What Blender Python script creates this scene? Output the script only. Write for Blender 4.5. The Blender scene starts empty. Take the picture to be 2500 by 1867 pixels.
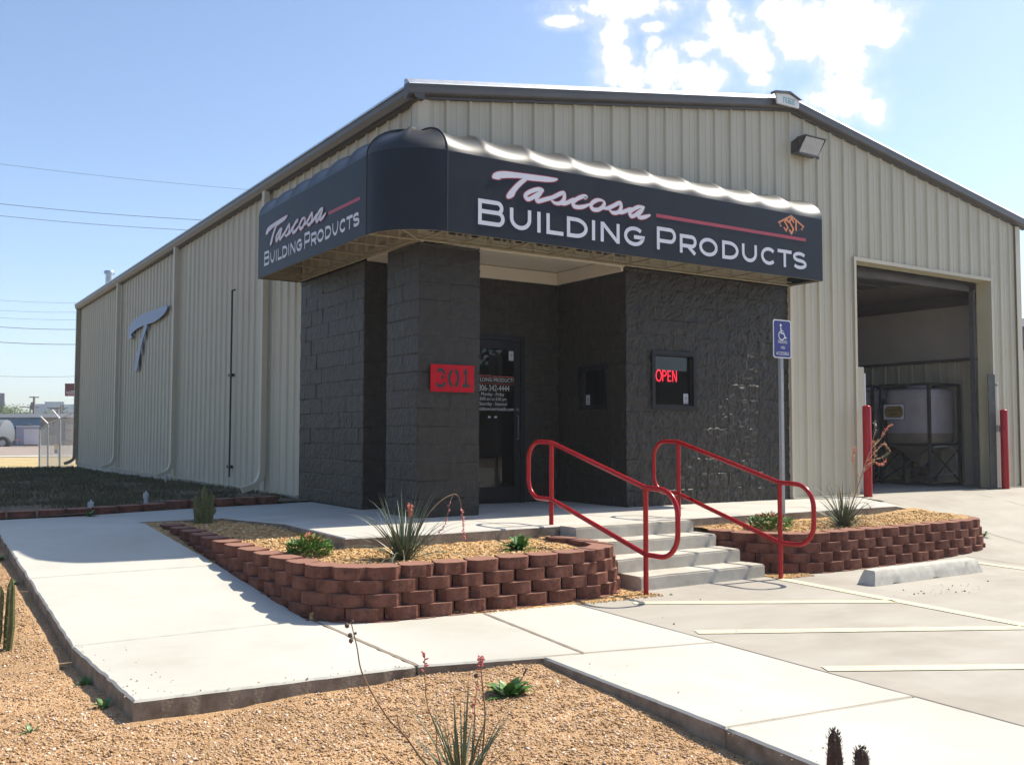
import bpy, bmesh, math, random
import numpy as np
from mathutils import Vector, Matrix, noise as mnoise

# ------------------------------------------------------------------ camera, world, sun, exposure
scene = bpy.context.scene
COL = scene.collection
CAM = Vector((-4.9787, -9.5454, 0.9396))
YAW, PITCH, ROLL, FPX = 0.5781, 0.0526, 0.002, 2354.2
CF = Vector((math.sin(YAW)*math.cos(PITCH), math.cos(YAW)*math.cos(PITCH), math.sin(PITCH)))
_r = Vector((math.cos(YAW), -math.sin(YAW), 0)); _u = _r.cross(CF)
CR = math.cos(ROLL)*_r + math.sin(ROLL)*_u
CU = -math.sin(ROLL)*_r + math.cos(ROLL)*_u
cam_data = bpy.data.cameras.new('camera')
cam_data.sensor_width = 36.0
cam_data.lens = 36.0*FPX/2500.0
cam_data.clip_start, cam_data.clip_end = 0.05, 3000.0
cam = bpy.data.objects.new('camera', cam_data); COL.objects.link(cam)
M = Matrix((CR, CU, -CF)).transposed().to_4x4(); M.translation = CAM
cam.matrix_world = M
scene.camera = cam

SUN_TO = Vector((0.80, -0.055, 1.0)).normalized()      # from the ground towards the sun
SUN_EL = math.asin(SUN_TO.z)
SUN_ROT = math.atan2(SUN_TO.x, SUN_TO.y)
sd = bpy.data.lights.new('sun', 'SUN'); sd.energy = 5.0; sd.angle = math.radians(0.5); sd.color = (1.0, 0.93, 0.80)
sun = bpy.data.objects.new('sun', sd); COL.objects.link(sun)
sun.rotation_euler = SUN_TO.to_track_quat('Z', 'Y').to_euler()
sun.location = (20, 0, 30)

scene.view_settings.view_transform = 'Standard'
scene.view_settings.look = 'None'
scene.view_settings.gamma = 1.0
scene.view_settings.exposure = 0.60
scene.view_settings.use_curve_mapping = False
HAZE = 0.0007
scene.cycles.max_bounces = 8
scene.cycles.volume_bounces = 1
scene.cycles.transparent_max_bounces = 12
scene.cycles.use_denoising = True

world = bpy.data.worlds.new('World'); scene.world = world
world.use_nodes = True
wn, wl = world.node_tree.nodes, world.node_tree.links
bg = wn['Background']; bg.inputs['Strength'].default_value = 0.138
sky = wn.new('ShaderNodeTexSky'); sky.sky_type = 'NISHITA'; sky.sun_disc = False
sky.sun_elevation = SUN_EL; sky.sun_rotation = SUN_ROT
sky.air_density = 0.9; sky.dust_density = 1.0; sky.ozone_density = 3.0; sky.altitude = 0

def px_dir(x, y):
    d = CF*FPX + CR*(x-1250.0) - CU*(y-933.5)
    return d.normalized()
def pix(x, y, depth):
    """world point at the given distance along the line of sight through a photograph pixel"""
    d = CF*FPX + CR*(x-1250.0) - CU*(y-933.5)
    return CAM + d*(depth/FPX)

# cumulus: white puffs in fixed compass directions, edges broken up by noise
def clouds():
    def nd(t, **kw):
        n = wn.new(t)
        for k, v in kw.items(): setattr(n, k, v)
        return n
    tc = nd('ShaderNodeTexCoord')
    sep = nd('ShaderNodeSeparateXYZ'); wl.new(tc.outputs['Generated'], sep.inputs[0])
    az = nd('ShaderNodeMath', operation='ARCTAN2'); wl.new(sep.outputs['X'], az.inputs[0]); wl.new(sep.outputs['Y'], az.inputs[1])
    el = nd('ShaderNodeMath', operation='ARCSINE'); wl.new(sep.outputs['Z'], el.inputs[0])
    comb = nd('ShaderNodeCombineXYZ'); wl.new(az.outputs[0], comb.inputs[0]); wl.new(el.outputs[0], comb.inputs[1])
    # warp
    nz = nd('ShaderNodeTexNoise'); nz.inputs['Scale'].default_value = 30; nz.inputs['Detail'].default_value = 7; nz.inputs['Roughness'].default_value = 0.6
    wl.new(comb.outputs[0], nz.inputs['Vector'])
    nz2 = nd('ShaderNodeTexNoise'); nz2.inputs['Scale'].default_value = 70; nz2.inputs['Detail'].default_value = 3; nz2.inputs['Roughness'].default_value = 0.6
    wl.new(comb.outputs[0], nz2.inputs['Vector'])
    last = None
    s = 2.212
    blobs = [(500,30,230,62),(200,118,110,30),(440,190,75,85),(455,310,85,90),(520,420,110,75),(650,150,60,28),(655,230,40,38),
             (700,380,90,110),(890,420,150,85),(1010,70,50,95),(1030,180,110,90),(1150,240,130,95),(1220,320,95,75),
             (1300,40,70,45),(1420,100,150,120),(1480,220,190,90),(1580,90,70,60),(1740,110,170,130),(1690,300,110,130),(1860,190,110,60),
             (1680,450,90,90),(1670,545,145,80),(1845,600,55,60),(880,260,90,50),(1235,430,60,40)]
    far = [(250/s*2.0, 0, 0, 0)]
    for (bx, by, rx, ry) in blobs:
        d = px_dir(1300+bx/s, by/s)
        a, e = math.atan2(d.x, d.y), math.asin(d.z)
        k = 1.0/(FPX*s)
        sub = nd('ShaderNodeVectorMath', operation='SUBTRACT'); wl.new(comb.outputs[0], sub.inputs[0]); sub.inputs[1].default_value = (a, e, 0)
        mul = nd('ShaderNodeVectorMath', operation='MULTIPLY'); wl.new(sub.outputs[0], mul.inputs[0])
        mul.inputs[1].default_value = (1/(rx*k*1.22/ max(0.5, math.cos(e))), 1/(ry*k*1.22), 0)
        ln = nd('ShaderNodeVectorMath', operation='LENGTH'); wl.new(mul.outputs[0], ln.inputs[0])
        inv = nd('ShaderNodeMath', operation='SUBTRACT'); inv.inputs[0].default_value = 1.0; wl.new(ln.outputs['Value'], inv.inputs[1])
        if last is None: last = inv
        else:
            mx = nd('ShaderNodeMath', operation='SMOOTH_MAX'); mx.inputs[2].default_value = 0.12
            wl.new(last.outputs[0], mx.inputs[0]); wl.new(inv.outputs[0], mx.inputs[1]); last = mx
    m1 = nd('ShaderNodeMath', operation='MULTIPLY_ADD'); wl.new(nz.outputs['Fac'], m1.inputs[0]); m1.inputs[1].default_value = 1.7; m1.inputs[2].default_value = -0.85
    m2 = nd('ShaderNodeMath', operation='MULTIPLY_ADD'); wl.new(nz2.outputs['Fac'], m2.inputs[0]); m2.inputs[1].default_value = 0.75; m2.inputs[2].default_value = -0.37
    ad = nd('ShaderNodeMath', operation='ADD'); wl.new(m1.outputs[0], ad.inputs[0]); wl.new(m2.outputs[0], ad.inputs[1])
    cl = nd('ShaderNodeMath', operation='MAXIMUM'); wl.new(last.outputs[0], cl.inputs[0]); cl.inputs[1].default_value = -1.0
    ad2 = nd('ShaderNodeMath', operation='ADD'); wl.new(ad.outputs[0], ad2.inputs[0]); wl.new(cl.outputs[0], ad2.inputs[1])
    mr = nd('ShaderNodeMapRange'); mr.interpolation_type = 'SMOOTHSTEP'
    mr.inputs['From Min'].default_value = -0.04; mr.inputs['From Max'].default_value = 0.46
    wl.new(ad2.outputs[0], mr.inputs['Value'])
    sh = nd('ShaderNodeMapRange'); sh.inputs['From Min'].default_value = 0.25; sh.inputs['From Max'].default_value = 0.75
    sh.inputs['To Min'].default_value = 4.5; sh.inputs['To Max'].default_value = 6.4
    wl.new(nz2.outputs['Fac'], sh.inputs['Value'])
    cc = nd('ShaderNodeCombineColor')
    for i, f in enumerate((1.0, 1.0, 0.985)):
        mm = nd('ShaderNodeMath', operation='MULTIPLY'); wl.new(sh.outputs[0], mm.inputs[0]); mm.inputs[1].default_value = f
        wl.new(mm.outputs[0], cc.inputs[i])
    mix = nd('ShaderNodeMix', data_type='RGBA')
    wr = nd('ShaderNodeMapRange'); wr.interpolation_type = 'SMOOTHSTEP'; wr.inputs['From Min'].default_value = -0.75; wr.inputs['From Max'].default_value = 0.5; wr.inputs['To Max'].default_value = 0.38
    wl.new(ad2.outputs[0], wr.inputs['Value'])
    mxx = nd('ShaderNodeMath', operation='MAXIMUM'); wl.new(mr.outputs[0], mxx.inputs[0]); wl.new(wr.outputs[0], mxx.inputs[1])
    wl.new(mxx.outputs[0], mix.inputs['Factor']); wl.new(sky.outputs[0], mix.inputs['A']); wl.new(cc.outputs[0], mix.inputs['B'])
    wl.new(mix.outputs['Result'], bg.inputs['Color'])
clouds()

# ------------------------------------------------------------------ materials
MATS = {}
def mat(name, c1, c2=None, scale=4.0, detail=5.0, rough=0.8, metal=0.0, bump=0.0, bscale=40.0, bdist=0.01, contrast=(0.35, 0.65), spec=0.5, coat=0.0, stretch=None, c3=None, scale3=0.8, amt3=0.5):
    if name in MATS: return MATS[name]
    m = bpy.data.materials.new(name); m.use_nodes = True; MATS[name] = m
    n, l = m.node_tree.nodes, m.node_tree.links
    b = n['Principled BSDF']
    b.inputs['Roughness'].default_value = rough; b.inputs['Metallic'].default_value = metal
    b.inputs['Specular IOR Level'].default_value = spec
    if coat: b.inputs['Coat Weight'].default_value = coat; b.inputs['Coat Roughness'].default_value = 0.08
    geo = n.new('ShaderNodeNewGeometry'); vec = geo.outputs['Position']
    if stretch:
        vm = n.new('ShaderNodeVectorMath'); vm.operation = 'MULTIPLY'; vm.inputs[1].default_value = stretch
        l.new(vec, vm.inputs[0]); vec = vm.outputs[0]
    if c2 is None: b.inputs['Base Color'].default_value = (*c1, 1)
    else:
        t = n.new('ShaderNodeTexNoise'); t.inputs['Scale'].default_value = scale; t.inputs['Detail'].default_value = detail; t.inputs['Roughness'].default_value = 0.6
        l.new(vec, t.inputs['Vector'])
        mr = n.new('ShaderNodeMapRange'); mr.inputs['From Min'].default_value = contrast[0]; mr.inputs['From Max'].default_value = contrast[1]
        l.new(t.outputs['Fac'], mr.inputs['Value'])
        mx = n.new('ShaderNodeMix'); mx.data_type = 'RGBA'; mx.inputs['A'].default_value = (*c1, 1); mx.inputs['B'].default_value = (*c2, 1)
        l.new(mr.outputs[0], mx.inputs['Factor']); out = mx.outputs['Result']
        if c3 is not None:
            t3 = n.new('ShaderNodeTexNoise'); t3.inputs['Scale'].default_value = scale3; t3.inputs['Detail'].default_value = 6; t3.inputs['Roughness'].default_value = 0.65
            l.new(geo.outputs['Position'], t3.inputs['Vector'])
            m3 = n.new('ShaderNodeMapRange'); m3.inputs['From Min'].default_value = 0.5; m3.inputs['From Max'].default_value = 0.72; m3.inputs['To Max'].default_value = amt3
            l.new(t3.outputs['Fac'], m3.inputs['Value'])
            x3 = n.new('ShaderNodeMix'); x3.data_type = 'RGBA'; x3.inputs['B'].default_value = (*c3, 1)
            l.new(m3.outputs[0], x3.inputs['Factor']); l.new(out, x3.inputs['A']); out = x3.outputs['Result']
        l.new(out, b.inputs['Base Color'])
    if bump:
        t2 = n.new('ShaderNodeTexNoise'); t2.inputs['Scale'].default_value = bscale; t2.inputs['Detail'].default_value = 5
        l.new(vec, t2.inputs['Vector'])
        bp = n.new('ShaderNodeBump'); bp.inputs['Strength'].default_value = bump; bp.inputs['Distance'].default_value = bdist
        l.new(t2.outputs['Fac'], bp.inputs['Height']); l.new(bp.outputs[0], b.inputs['Normal'])
    return m

def stone_mat(name, ramp, scale=70.0, bdist=0.012):
    """crushed stone: a random tone for every chip, chips raised by their own bump"""
    if name in MATS: return MATS[name]
    m = bpy.data.materials.new(name); m.use_nodes = True; MATS[name] = m
    n, l = m.node_tree.nodes, m.node_tree.links
    b = n['Principled BSDF']; b.inputs['Roughness'].default_value = 0.9; b.inputs['Specular IOR Level'].default_value = 0.2
    geo = n.new('ShaderNodeNewGeometry')
    nz = n.new('ShaderNodeTexNoise'); nz.inputs['Scale'].default_value = scale*0.6; nz.inputs['Detail'].default_value = 2
    l.new(geo.outputs['Position'], nz.inputs['Vector'])
    wv = n.new('ShaderNodeVectorMath'); wv.operation = 'MULTIPLY_ADD'; wv.inputs[1].default_value = (0.012,)*3
    l.new(nz.outputs['Color'], wv.inputs[0]); l.new(geo.outputs['Position'], wv.inputs[2])
    v = n.new('ShaderNodeTexVoronoi'); v.inputs['Scale'].default_value = scale; l.new(wv.outputs[0], v.inputs['Vector'])
    sc = n.new('ShaderNodeSeparateColor'); l.new(v.outputs['Color'], sc.inputs[0])
    cr = n.new('ShaderNodeValToRGB'); el = cr.color_ramp.elements
    while len(el) < len(ramp): el.new(0.5)
    for e, (p, c) in zip(el, ramp): e.position = p; e.color = (*c, 1)
    l.new(sc.outputs[0], cr.inputs[0])
    big = n.new('ShaderNodeTexNoise'); big.inputs['Scale'].default_value = 2.2; big.inputs['Detail'].default_value = 6
    l.new(geo.outputs['Position'], big.inputs['Vector'])
    mr = n.new('ShaderNodeMapRange'); mr.inputs['From Min'].default_value = 0.3; mr.inputs['From Max'].default_value = 0.7; mr.inputs['To Min'].default_value = 0.78; mr.inputs['To Max'].default_value = 1.15
    l.new(big.outputs['Fac'], mr.inputs['Value'])
    mm = n.new('ShaderNodeMix'); mm.data_type = 'RGBA'; mm.blend_type = 'MULTIPLY'; mm.inputs['Factor'].default_value = 1
    l.new(cr.outputs[0], mm.inputs['A']); l.new(mr.outputs[0], mm.inputs['B']); l.new(mm.outputs['Result'], b.inputs['Base Color'])
    bp = n.new('ShaderNodeBump'); bp.inputs['Strength'].default_value = 0.9; bp.inputs['Distance'].default_value = bdist
    inv = n.new('ShaderNodeMath'); inv.operation = 'SUBTRACT'; inv.inputs[0].default_value = 1.0; l.new(v.outputs['Distance'], inv.inputs[1])
    ad = n.new('ShaderNodeMath'); ad.operation = 'ADD'; l.new(inv.outputs[0], ad.inputs[0]); l.new(sc.outputs[1], ad.inputs[1])
    l.new(ad.outputs[0], bp.inputs['Height']); l.new(bp.outputs[0], b.inputs['Normal'])
    return m

def glass_mat(name, tint=(0.5, 0.53, 0.53), rough=0.0):
    if name in MATS: return MATS[name]
    m = bpy.data.materials.new(name); m.use_nodes = True; MATS[name] = m
    n, l = m.node_tree.nodes, m.node_tree.links
    out = n['Material Output']; n.remove(n['Principled BSDF'])
    tr = n.new('ShaderNodeBsdfTransparent'); tr.inputs[0].default_value = (*tint, 1)
    gl = n.new('ShaderNodeBsdfGlossy'); gl.inputs['Roughness'].default_value = rough; gl.inputs[0].default_value = (0.9, 0.95, 1, 1)
    fr = n.new('ShaderNodeFresnel'); fr.inputs['IOR'].default_value = 1.5
    mx = n.new('ShaderNodeMixShader'); l.new(fr.outputs[0], mx.inputs[0]); l.new(tr.outputs[0], mx.inputs[1]); l.new(gl.outputs[0], mx.inputs[2])
    l.new(mx.outputs[0], out.inputs[0])
    return m

def emit_mat(name, c, s):
    m = bpy.data.materials.new(name); m.use_nodes = True
    b = m.node_tree.nodes['Principled BSDF']; b.inputs['Base Color'].default_value = (*c, 1)
    b.inputs['Emission Color'].default_value = (*c, 1); b.inputs['Emission Strength'].default_value = s
    return m

PANEL = mat('painted_steel', (0.43, 0.395, 0.298), (0.475, 0.435, 0.332), 1.2, rough=0.5, stretch=(3, 3, 0.25), c3=(0.38, 0.325, 0.23), scale3=1.4, amt3=0.35)
TRIMTAN = mat('tan_trim', (0.46, 0.41, 0.31), (0.50, 0.45, 0.34), 2.0, rough=0.5)
BRONZE = mat('bronze_trim', (0.055, 0.05, 0.047), (0.07, 0.063, 0.058), 3, rough=0.4)
GALV = mat('galvanized', (0.52, 0.54, 0.56), (0.40, 0.42, 0.44), 9, rough=0.38, metal=0.85)
BLOCKW = mat('dark_block', (0.020, 0.0170, 0.0125), (0.034, 0.0292, 0.022), 9, rough=0.50, bump=0.6, bscale=120, bdist=0.006, spec=0.36)
VINYL = mat('black_vinyl', (0.008, 0.012, 0.020), (0.011, 0.016, 0.026), 3, rough=0.46, bump=0.05, bscale=300, bdist=0.001, spec=0.22)
VINYLTOP = mat('black_vinyl_gloss', (0.010, 0.011, 0.012), (0.014, 0.015, 0.016), 3, rough=0.43, spec=0.62)
LETTER = mat('letter_white', (0.60, 0.60, 0.66), (0.64, 0.64, 0.70), 6, rough=0.55)
LETRED = mat('letter_red', (0.33, 0.030, 0.055), (0.38, 0.04, 0.065), 6, rough=0.5)
ORANGE = mat('emblem_orange', (0.60, 0.21, 0.09), (0.66, 0.25, 0.11), 12, rough=0.6)
EMBLINE = mat('emblem_line', (0.06, 0.09, 0.11), rough=0.6)
SOILSHADE = mat('soiled_shaded_concrete', (0.15, 0.115, 0.08), (0.27, 0.225, 0.175), 8, rough=0.95, bump=0.8, bscale=60, bdist=0.008)  # slab sides: soil staining plus edge shade mixed into one darker colour
WALKC = mat('pale_concrete', (0.44, 0.428, 0.372), (0.51, 0.497, 0.435), 1.6, detail=9, rough=0.85, bump=0.3, bscale=160, bdist=0.003, c3=(0.36, 0.335, 0.275), scale3=0.8, amt3=0.75)
SLABC = mat('slab_concrete', (0.45, 0.425, 0.37), (0.52, 0.49, 0.43), 1.8, rough=0.85, bump=0.25, bscale=160, bdist=0.003, c3=(0.40, 0.36, 0.29), scale3=1.1, amt3=0.7)
STEPC = mat('step_concrete', (0.42, 0.385, 0.315), (0.53, 0.495, 0.42), 3, rough=0.9, bump=0.4, bscale=120, bdist=0.004, c3=(0.28, 0.24, 0.19), scale3=4, amt3=0.6)
PARKC = mat('parking_concrete', (0.325, 0.295, 0.245), (0.385, 0.355, 0.30), 1.1, detail=8, rough=0.85, bump=0.3, bscale=220, bdist=0.003, stretch=(0.7, 2.0, 1), contrast=(0.32, 0.68), c3=(0.245, 0.21, 0.165), scale3=0.8, amt3=0.6)
PAINTY = mat('line_paint', (0.66, 0.60, 0.39), (0.52, 0.47, 0.33), 9, rough=0.8, contrast=(0.4, 0.7))
REDP = mat('red_paint', (0.30, 0.007, 0.010), (0.36, 0.011, 0.014), 5, rough=0.26, bump=0.05, bscale=60, bdist=0.002, spec=0.28)
REDPLATE = mat('red_plate', (0.40, 0.006, 0.016), (0.44, 0.009, 0.020), 8, rough=0.6, spec=0.12)
BLACKP = mat('black_paint', (0.012, 0.012, 0.012), rough=0.5)
DARKALU = mat('dark_aluminium', (0.010, 0.0105, 0.012), (0.014, 0.0145, 0.016), 10, rough=0.45, spec=0.25)
WHITEP = mat('white_paint', (0.74, 0.74, 0.72), (0.68, 0.68, 0.66), 4, rough=0.5)
SOFFIT = mat('soffit_white', (0.62, 0.58, 0.49), (0.58, 0.54, 0.46), 4, rough=0.6)
LINER = mat('white_liner', (0.42, 0.39, 0.35), (0.37, 0.345, 0.31), 2, rough=0.7)
REDBLOCK = mat('red_block', (0.120, 0.045, 0.031), (0.195, 0.085, 0.060), 8, rough=0.95, bump=0.9, bscale=85, bdist=0.008, spec=0.12, c3=(0.058, 0.034, 0.028), scale3=14, amt3=0.9)
def sunlit(m, c, amt):
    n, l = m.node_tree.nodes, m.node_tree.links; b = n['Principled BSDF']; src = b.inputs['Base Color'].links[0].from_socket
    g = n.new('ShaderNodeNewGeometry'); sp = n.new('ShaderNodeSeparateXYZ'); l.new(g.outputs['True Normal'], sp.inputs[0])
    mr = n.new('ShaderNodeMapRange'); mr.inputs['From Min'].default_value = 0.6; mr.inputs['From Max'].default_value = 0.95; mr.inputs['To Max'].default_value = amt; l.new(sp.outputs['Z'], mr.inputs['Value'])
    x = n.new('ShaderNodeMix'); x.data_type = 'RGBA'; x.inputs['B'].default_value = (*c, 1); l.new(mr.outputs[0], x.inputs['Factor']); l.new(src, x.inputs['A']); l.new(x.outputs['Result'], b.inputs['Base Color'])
sunlit(REDBLOCK, (0.34, 0.185, 0.135), 0.7)  # paler block tops: sunlight painted onto the upward faces
GRAVEL = stone_mat('tan_gravel', [(0.0, (0.26, 0.14, 0.08)), (0.10, (0.37, 0.215, 0.10)), (0.4, (0.46, 0.28, 0.135)), (0.72, (0.53, 0.34, 0.185)), (0.95, (0.62, 0.44, 0.28))], 115, 0.008)
CHIPS = stone_mat('golden_chips', [(0.0, (0.16, 0.08, 0.035)), (0.12, (0.36, 0.20, 0.08)), (0.45, (0.52, 0.31, 0.12)), (0.75, (0.60, 0.39, 0.18)), (1.0, (0.72, 0.54, 0.33))], 62)
DIRT = mat('dirt', (0.16, 0.125, 0.08), (0.22, 0.17, 0.10), 6, rough=0.95, bump=0.6, bscale=40, bdist=0.02)
DRYGRASS = mat('dry_grass', (0.40, 0.30, 0.13), (0.50, 0.39, 0.20), 1.2, rough=0.95, bump=0.8, bscale=18, bdist=0.05, c3=(0.20, 0.20, 0.08), scale3=0.4, amt3=0.6)
ASPHALT = mat('road_asphalt', (0.24, 0.19, 0.155), (0.29, 0.235, 0.19), 0.4, rough=0.9, bump=0.2, bscale=60)
GALVPOST = mat('galvanized_post', (0.36, 0.37, 0.38), (0.30, 0.31, 0.32), 12, rough=0.55, metal=0.3)
SIGNBLUE = mat('sign_blue', (0.010, 0.020, 0.16), (0.012, 0.024, 0.18), 9, rough=0.5)
LEAFG = mat('leaf_green', (0.055, 0.15, 0.018), (0.12, 0.25, 0.035), 40, rough=0.5, contrast=(0.3, 0.7))
WEEDG = mat('weed_green', (0.04, 0.12, 0.018), (0.085, 0.20, 0.03), 30, rough=0.45, contrast=(0.3, 0.7))
YUCCA = mat('yucca_leaf', (0.065, 0.095, 0.045), (0.14, 0.165, 0.10), 30, rough=0.45, contrast=(0.3, 0.7))
STALK = mat('stalk_brown', (0.17, 0.105, 0.06), (0.24, 0.16, 0.09), 40, rough=0.8)
CORAL = mat('coral_flower', (0.62, 0.14, 0.09), (0.70, 0.24, 0.15), 50, rough=0.6)
PINK = mat('pink_flower', (0.50, 0.10, 0.10), (0.62, 0.22, 0.20), 50, rough=0.6)
SEED = mat('seed_pod', (0.075, 0.05, 0.038), (0.12, 0.085, 0.06), 60, rough=0.8)
RUSTLEAF = mat('rusty_flower', (0.33, 0.11, 0.035), (0.42, 0.17, 0.05), 50, rough=0.7)
CACTUSG = mat('cactus_green', (0.055, 0.065, 0.016), (0.10, 0.105, 0.03), 30, rough=0.7)
CACTUSB = mat('cactus_brown', (0.055, 0.032, 0.026), (0.085, 0.05, 0.04), 30, rough=0.8)
SPINE = mat('spine_tan', (0.38, 0.30, 0.19), rough=0.8)
GRASSM = mat('lawn_blade', (0.044, 0.047, 0.015), (0.095, 0.085, 0.033), 3.0, rough=0.6, contrast=(0.3, 0.7), c3=(0.19, 0.145, 0.07), scale3=1.1, amt3=0.9)
BARK = mat('bark', (0.09, 0.065, 0.045), (0.13, 0.10, 0.07), 10, rough=0.9)
TREEG = mat('tree_leaf', (0.055, 0.09, 0.025), (0.10, 0.14, 0.045), 0.6, rough=0.7, contrast=(0.3, 0.7))
# ------------------------------------------------------------------ mesh helpers
class MB:
    """collects shapes in world space and links them as ONE mesh object"""
    def __init__(s): s.v = []; s.f = []
    def add(s, vs, fs):
        o = len(s.v); s.v.extend([tuple(p) for p in vs]); s.f.extend([tuple(i+o for i in q) for q in fs]); return s
    def quad(s, *p): return s.add(p, [tuple(range(len(p)))])
    def box(s, x0, y0, z0, x1, y1, z1, bevel=0.0):
        if bevel > 0:
            bm = bmesh.new(); bmesh.ops.create_cube(bm, size=1.0)
            for v in bm.verts: v.co = Vector(((x0+x1)/2+v.co.x*(x1-x0), (y0+y1)/2+v.co.y*(y1-y0), (z0+z1)/2+v.co.z*(z1-z0)))
            bmesh.ops.bevel(bm, geom=bm.edges[:], offset=bevel, segments=2, affect='EDGES', profile=0.5)
            return s.bm(bm)
        return s.add([(x0,y0,z0),(x1,y0,z0),(x1,y1,z0),(x0,y1,z0),(x0,y0,z1),(x1,y0,z1),(x1,y1,z1),(x0,y1,z1)],
                     [(0,3,2,1),(4,5,6,7),(0,1,5,4),(1,2,6,5),(2,3,7,6),(3,0,4,7)])
    def bm(s, bm):
        bm.verts.index_update()
        s.add([v.co[:] for v in bm.verts], [[v.index for v in f.verts] for f in bm.faces]); bm.free(); return s
    def prism(s, poly, ext):
        """poly: 3-D outline; ext: vector"""
        n = len(poly); e = Vector(ext); p = [Vector(q) for q in poly]
        return s.add(p + [q+e for q in p], [tuple(range(n))[::-1], tuple(range(n, 2*n))] + [(i, (i+1) % n, (i+1) % n+n, i+n) for i in range(n)])
    def tube(s, pts, r, seg=8, closed=False, cap=True):
        pts = [Vector(p) for p in pts]; n = len(pts)
        rs = r if isinstance(r, (list, tuple)) else [r]*n
        rings = []; prev = None
        for i, p in enumerate(pts):
            if closed: t = pts[(i+1) % n]-pts[i-1]
            else: t = pts[min(i+1, n-1)]-pts[max(i-1, 0)]
            if t.length < 1e-9: t = Vector((0, 0, 1))
            t.normalize()
            if prev is None:
                a = Vector((0, 0, 1)) if abs(t.z) < 0.9 else Vector((1, 0, 0))
                nn = (a-t*a.dot(t)).normalized()
            else:
                nn = prev-t*prev.dot(t)
                nn = nn.normalized() if nn.length > 1e-6 else t.orthogonal().normalized()
            prev = nn; b = t.cross(nn)
            rings.append([p+(nn*math.cos(2*math.pi*k/seg)+b*math.sin(2*math.pi*k/seg))*rs[i] for k in range(seg)])
        vs = [q for rg in rings for q in rg]; fs = []
        m = n if closed else n-1
        for i in range(m):
            j = (i+1) % n
            for k in range(seg): fs.append((i*seg+k, i*seg+(k+1) % seg, j*seg+(k+1) % seg, j*seg+k))
        if cap and not closed: fs += [tuple(range(seg))[::-1], tuple((n-1)*seg+k for k in range(seg))]
        return s.add(vs, fs)
    def sweep(s, pts, a, b, w, h):
        """rectangular section swept along pts; a is the constant side direction"""
        pts = [Vector(p) for p in pts]; a = Vector(a); rings = []
        for i, p in enumerate(pts):
            t = (pts[min(i+1, len(pts)-1)]-pts[max(i-1, 0)]).normalized(); nn = t.cross(a).normalized()
            rings.append([p+a*(w/2)*sx+nn*(h/2)*sy for sx, sy in ((-1,-1),(1,-1),(1,1),(-1,1))])
        vs = [q for rg in rings for q in rg]; fs = [(0,1,2,3), tuple((len(pts)-1)*4+k for k in (3,2,1,0))]
        for i in range(len(pts)-1):
            for k in range(4): fs.append((i*4+k, i*4+(k+1) % 4, i*4+4+(k+1) % 4, i*4+4+k))
        return s.add(vs, fs)
    def lathe(s, c, prof, seg=24, axis='z'):
        c = Vector(c); vs = []; fs = []; n = len(prof)
        for (r, z) in prof:
            for k in range(seg):
                a = 2*math.pi*k/seg; vs.append(c+Vector((r*math.cos(a), r*math.sin(a), z)))
        for i in range(n-1):
            for k in range(seg): fs.append((i*seg+k, i*seg+(k+1) % seg, (i+1)*seg+(k+1) % seg, (i+1)*seg+k))
        fs += [tuple(range(seg))[::-1], tuple((n-1)*seg+k for k in range(seg))]
        return s.add(vs, fs)
    def ball(s, c, r, seg=8, rings=6, sq=(1, 1, 1)):
        c = Vector(c); prof = [(math.sin(math.pi*i/rings), -math.cos(math.pi*i/rings)) for i in range(rings+1)]
        vs = []; fs = []
        for (a, z) in prof:
            for k in range(seg):
                t = 2*math.pi*k/seg; vs.append(c+Vector((r*max(a, 0.02)*math.cos(t)*sq[0], r*max(a, 0.02)*math.sin(t)*sq[1], r*z*sq[2])))
        for i in range(rings):
            for k in range(seg): fs.append((i*seg+k, i*seg+(k+1) % seg, (i+1)*seg+(k+1) % seg, (i+1)*seg+k))
        return s.add(vs, fs)
    def build(s, name, m, parent=None, smooth=None):
        me = bpy.data.meshes.new(name)
        off = world_loc(parent)
        me.from_pydata([(p[0]-off.x, p[1]-off.y, p[2]-off.z) for p in s.v], [], s.f)
        me.materials.append(m)
        if smooth:
            me.polygons.foreach_set('use_smooth', [True]*len(me.polygons)); me.set_sharp_from_angle(angle=math.radians(smooth))
        me.update()
        o = bpy.data.objects.new(name, me); COL.objects.link(o)
        if parent is not None: o.parent = parent
        return o

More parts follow.
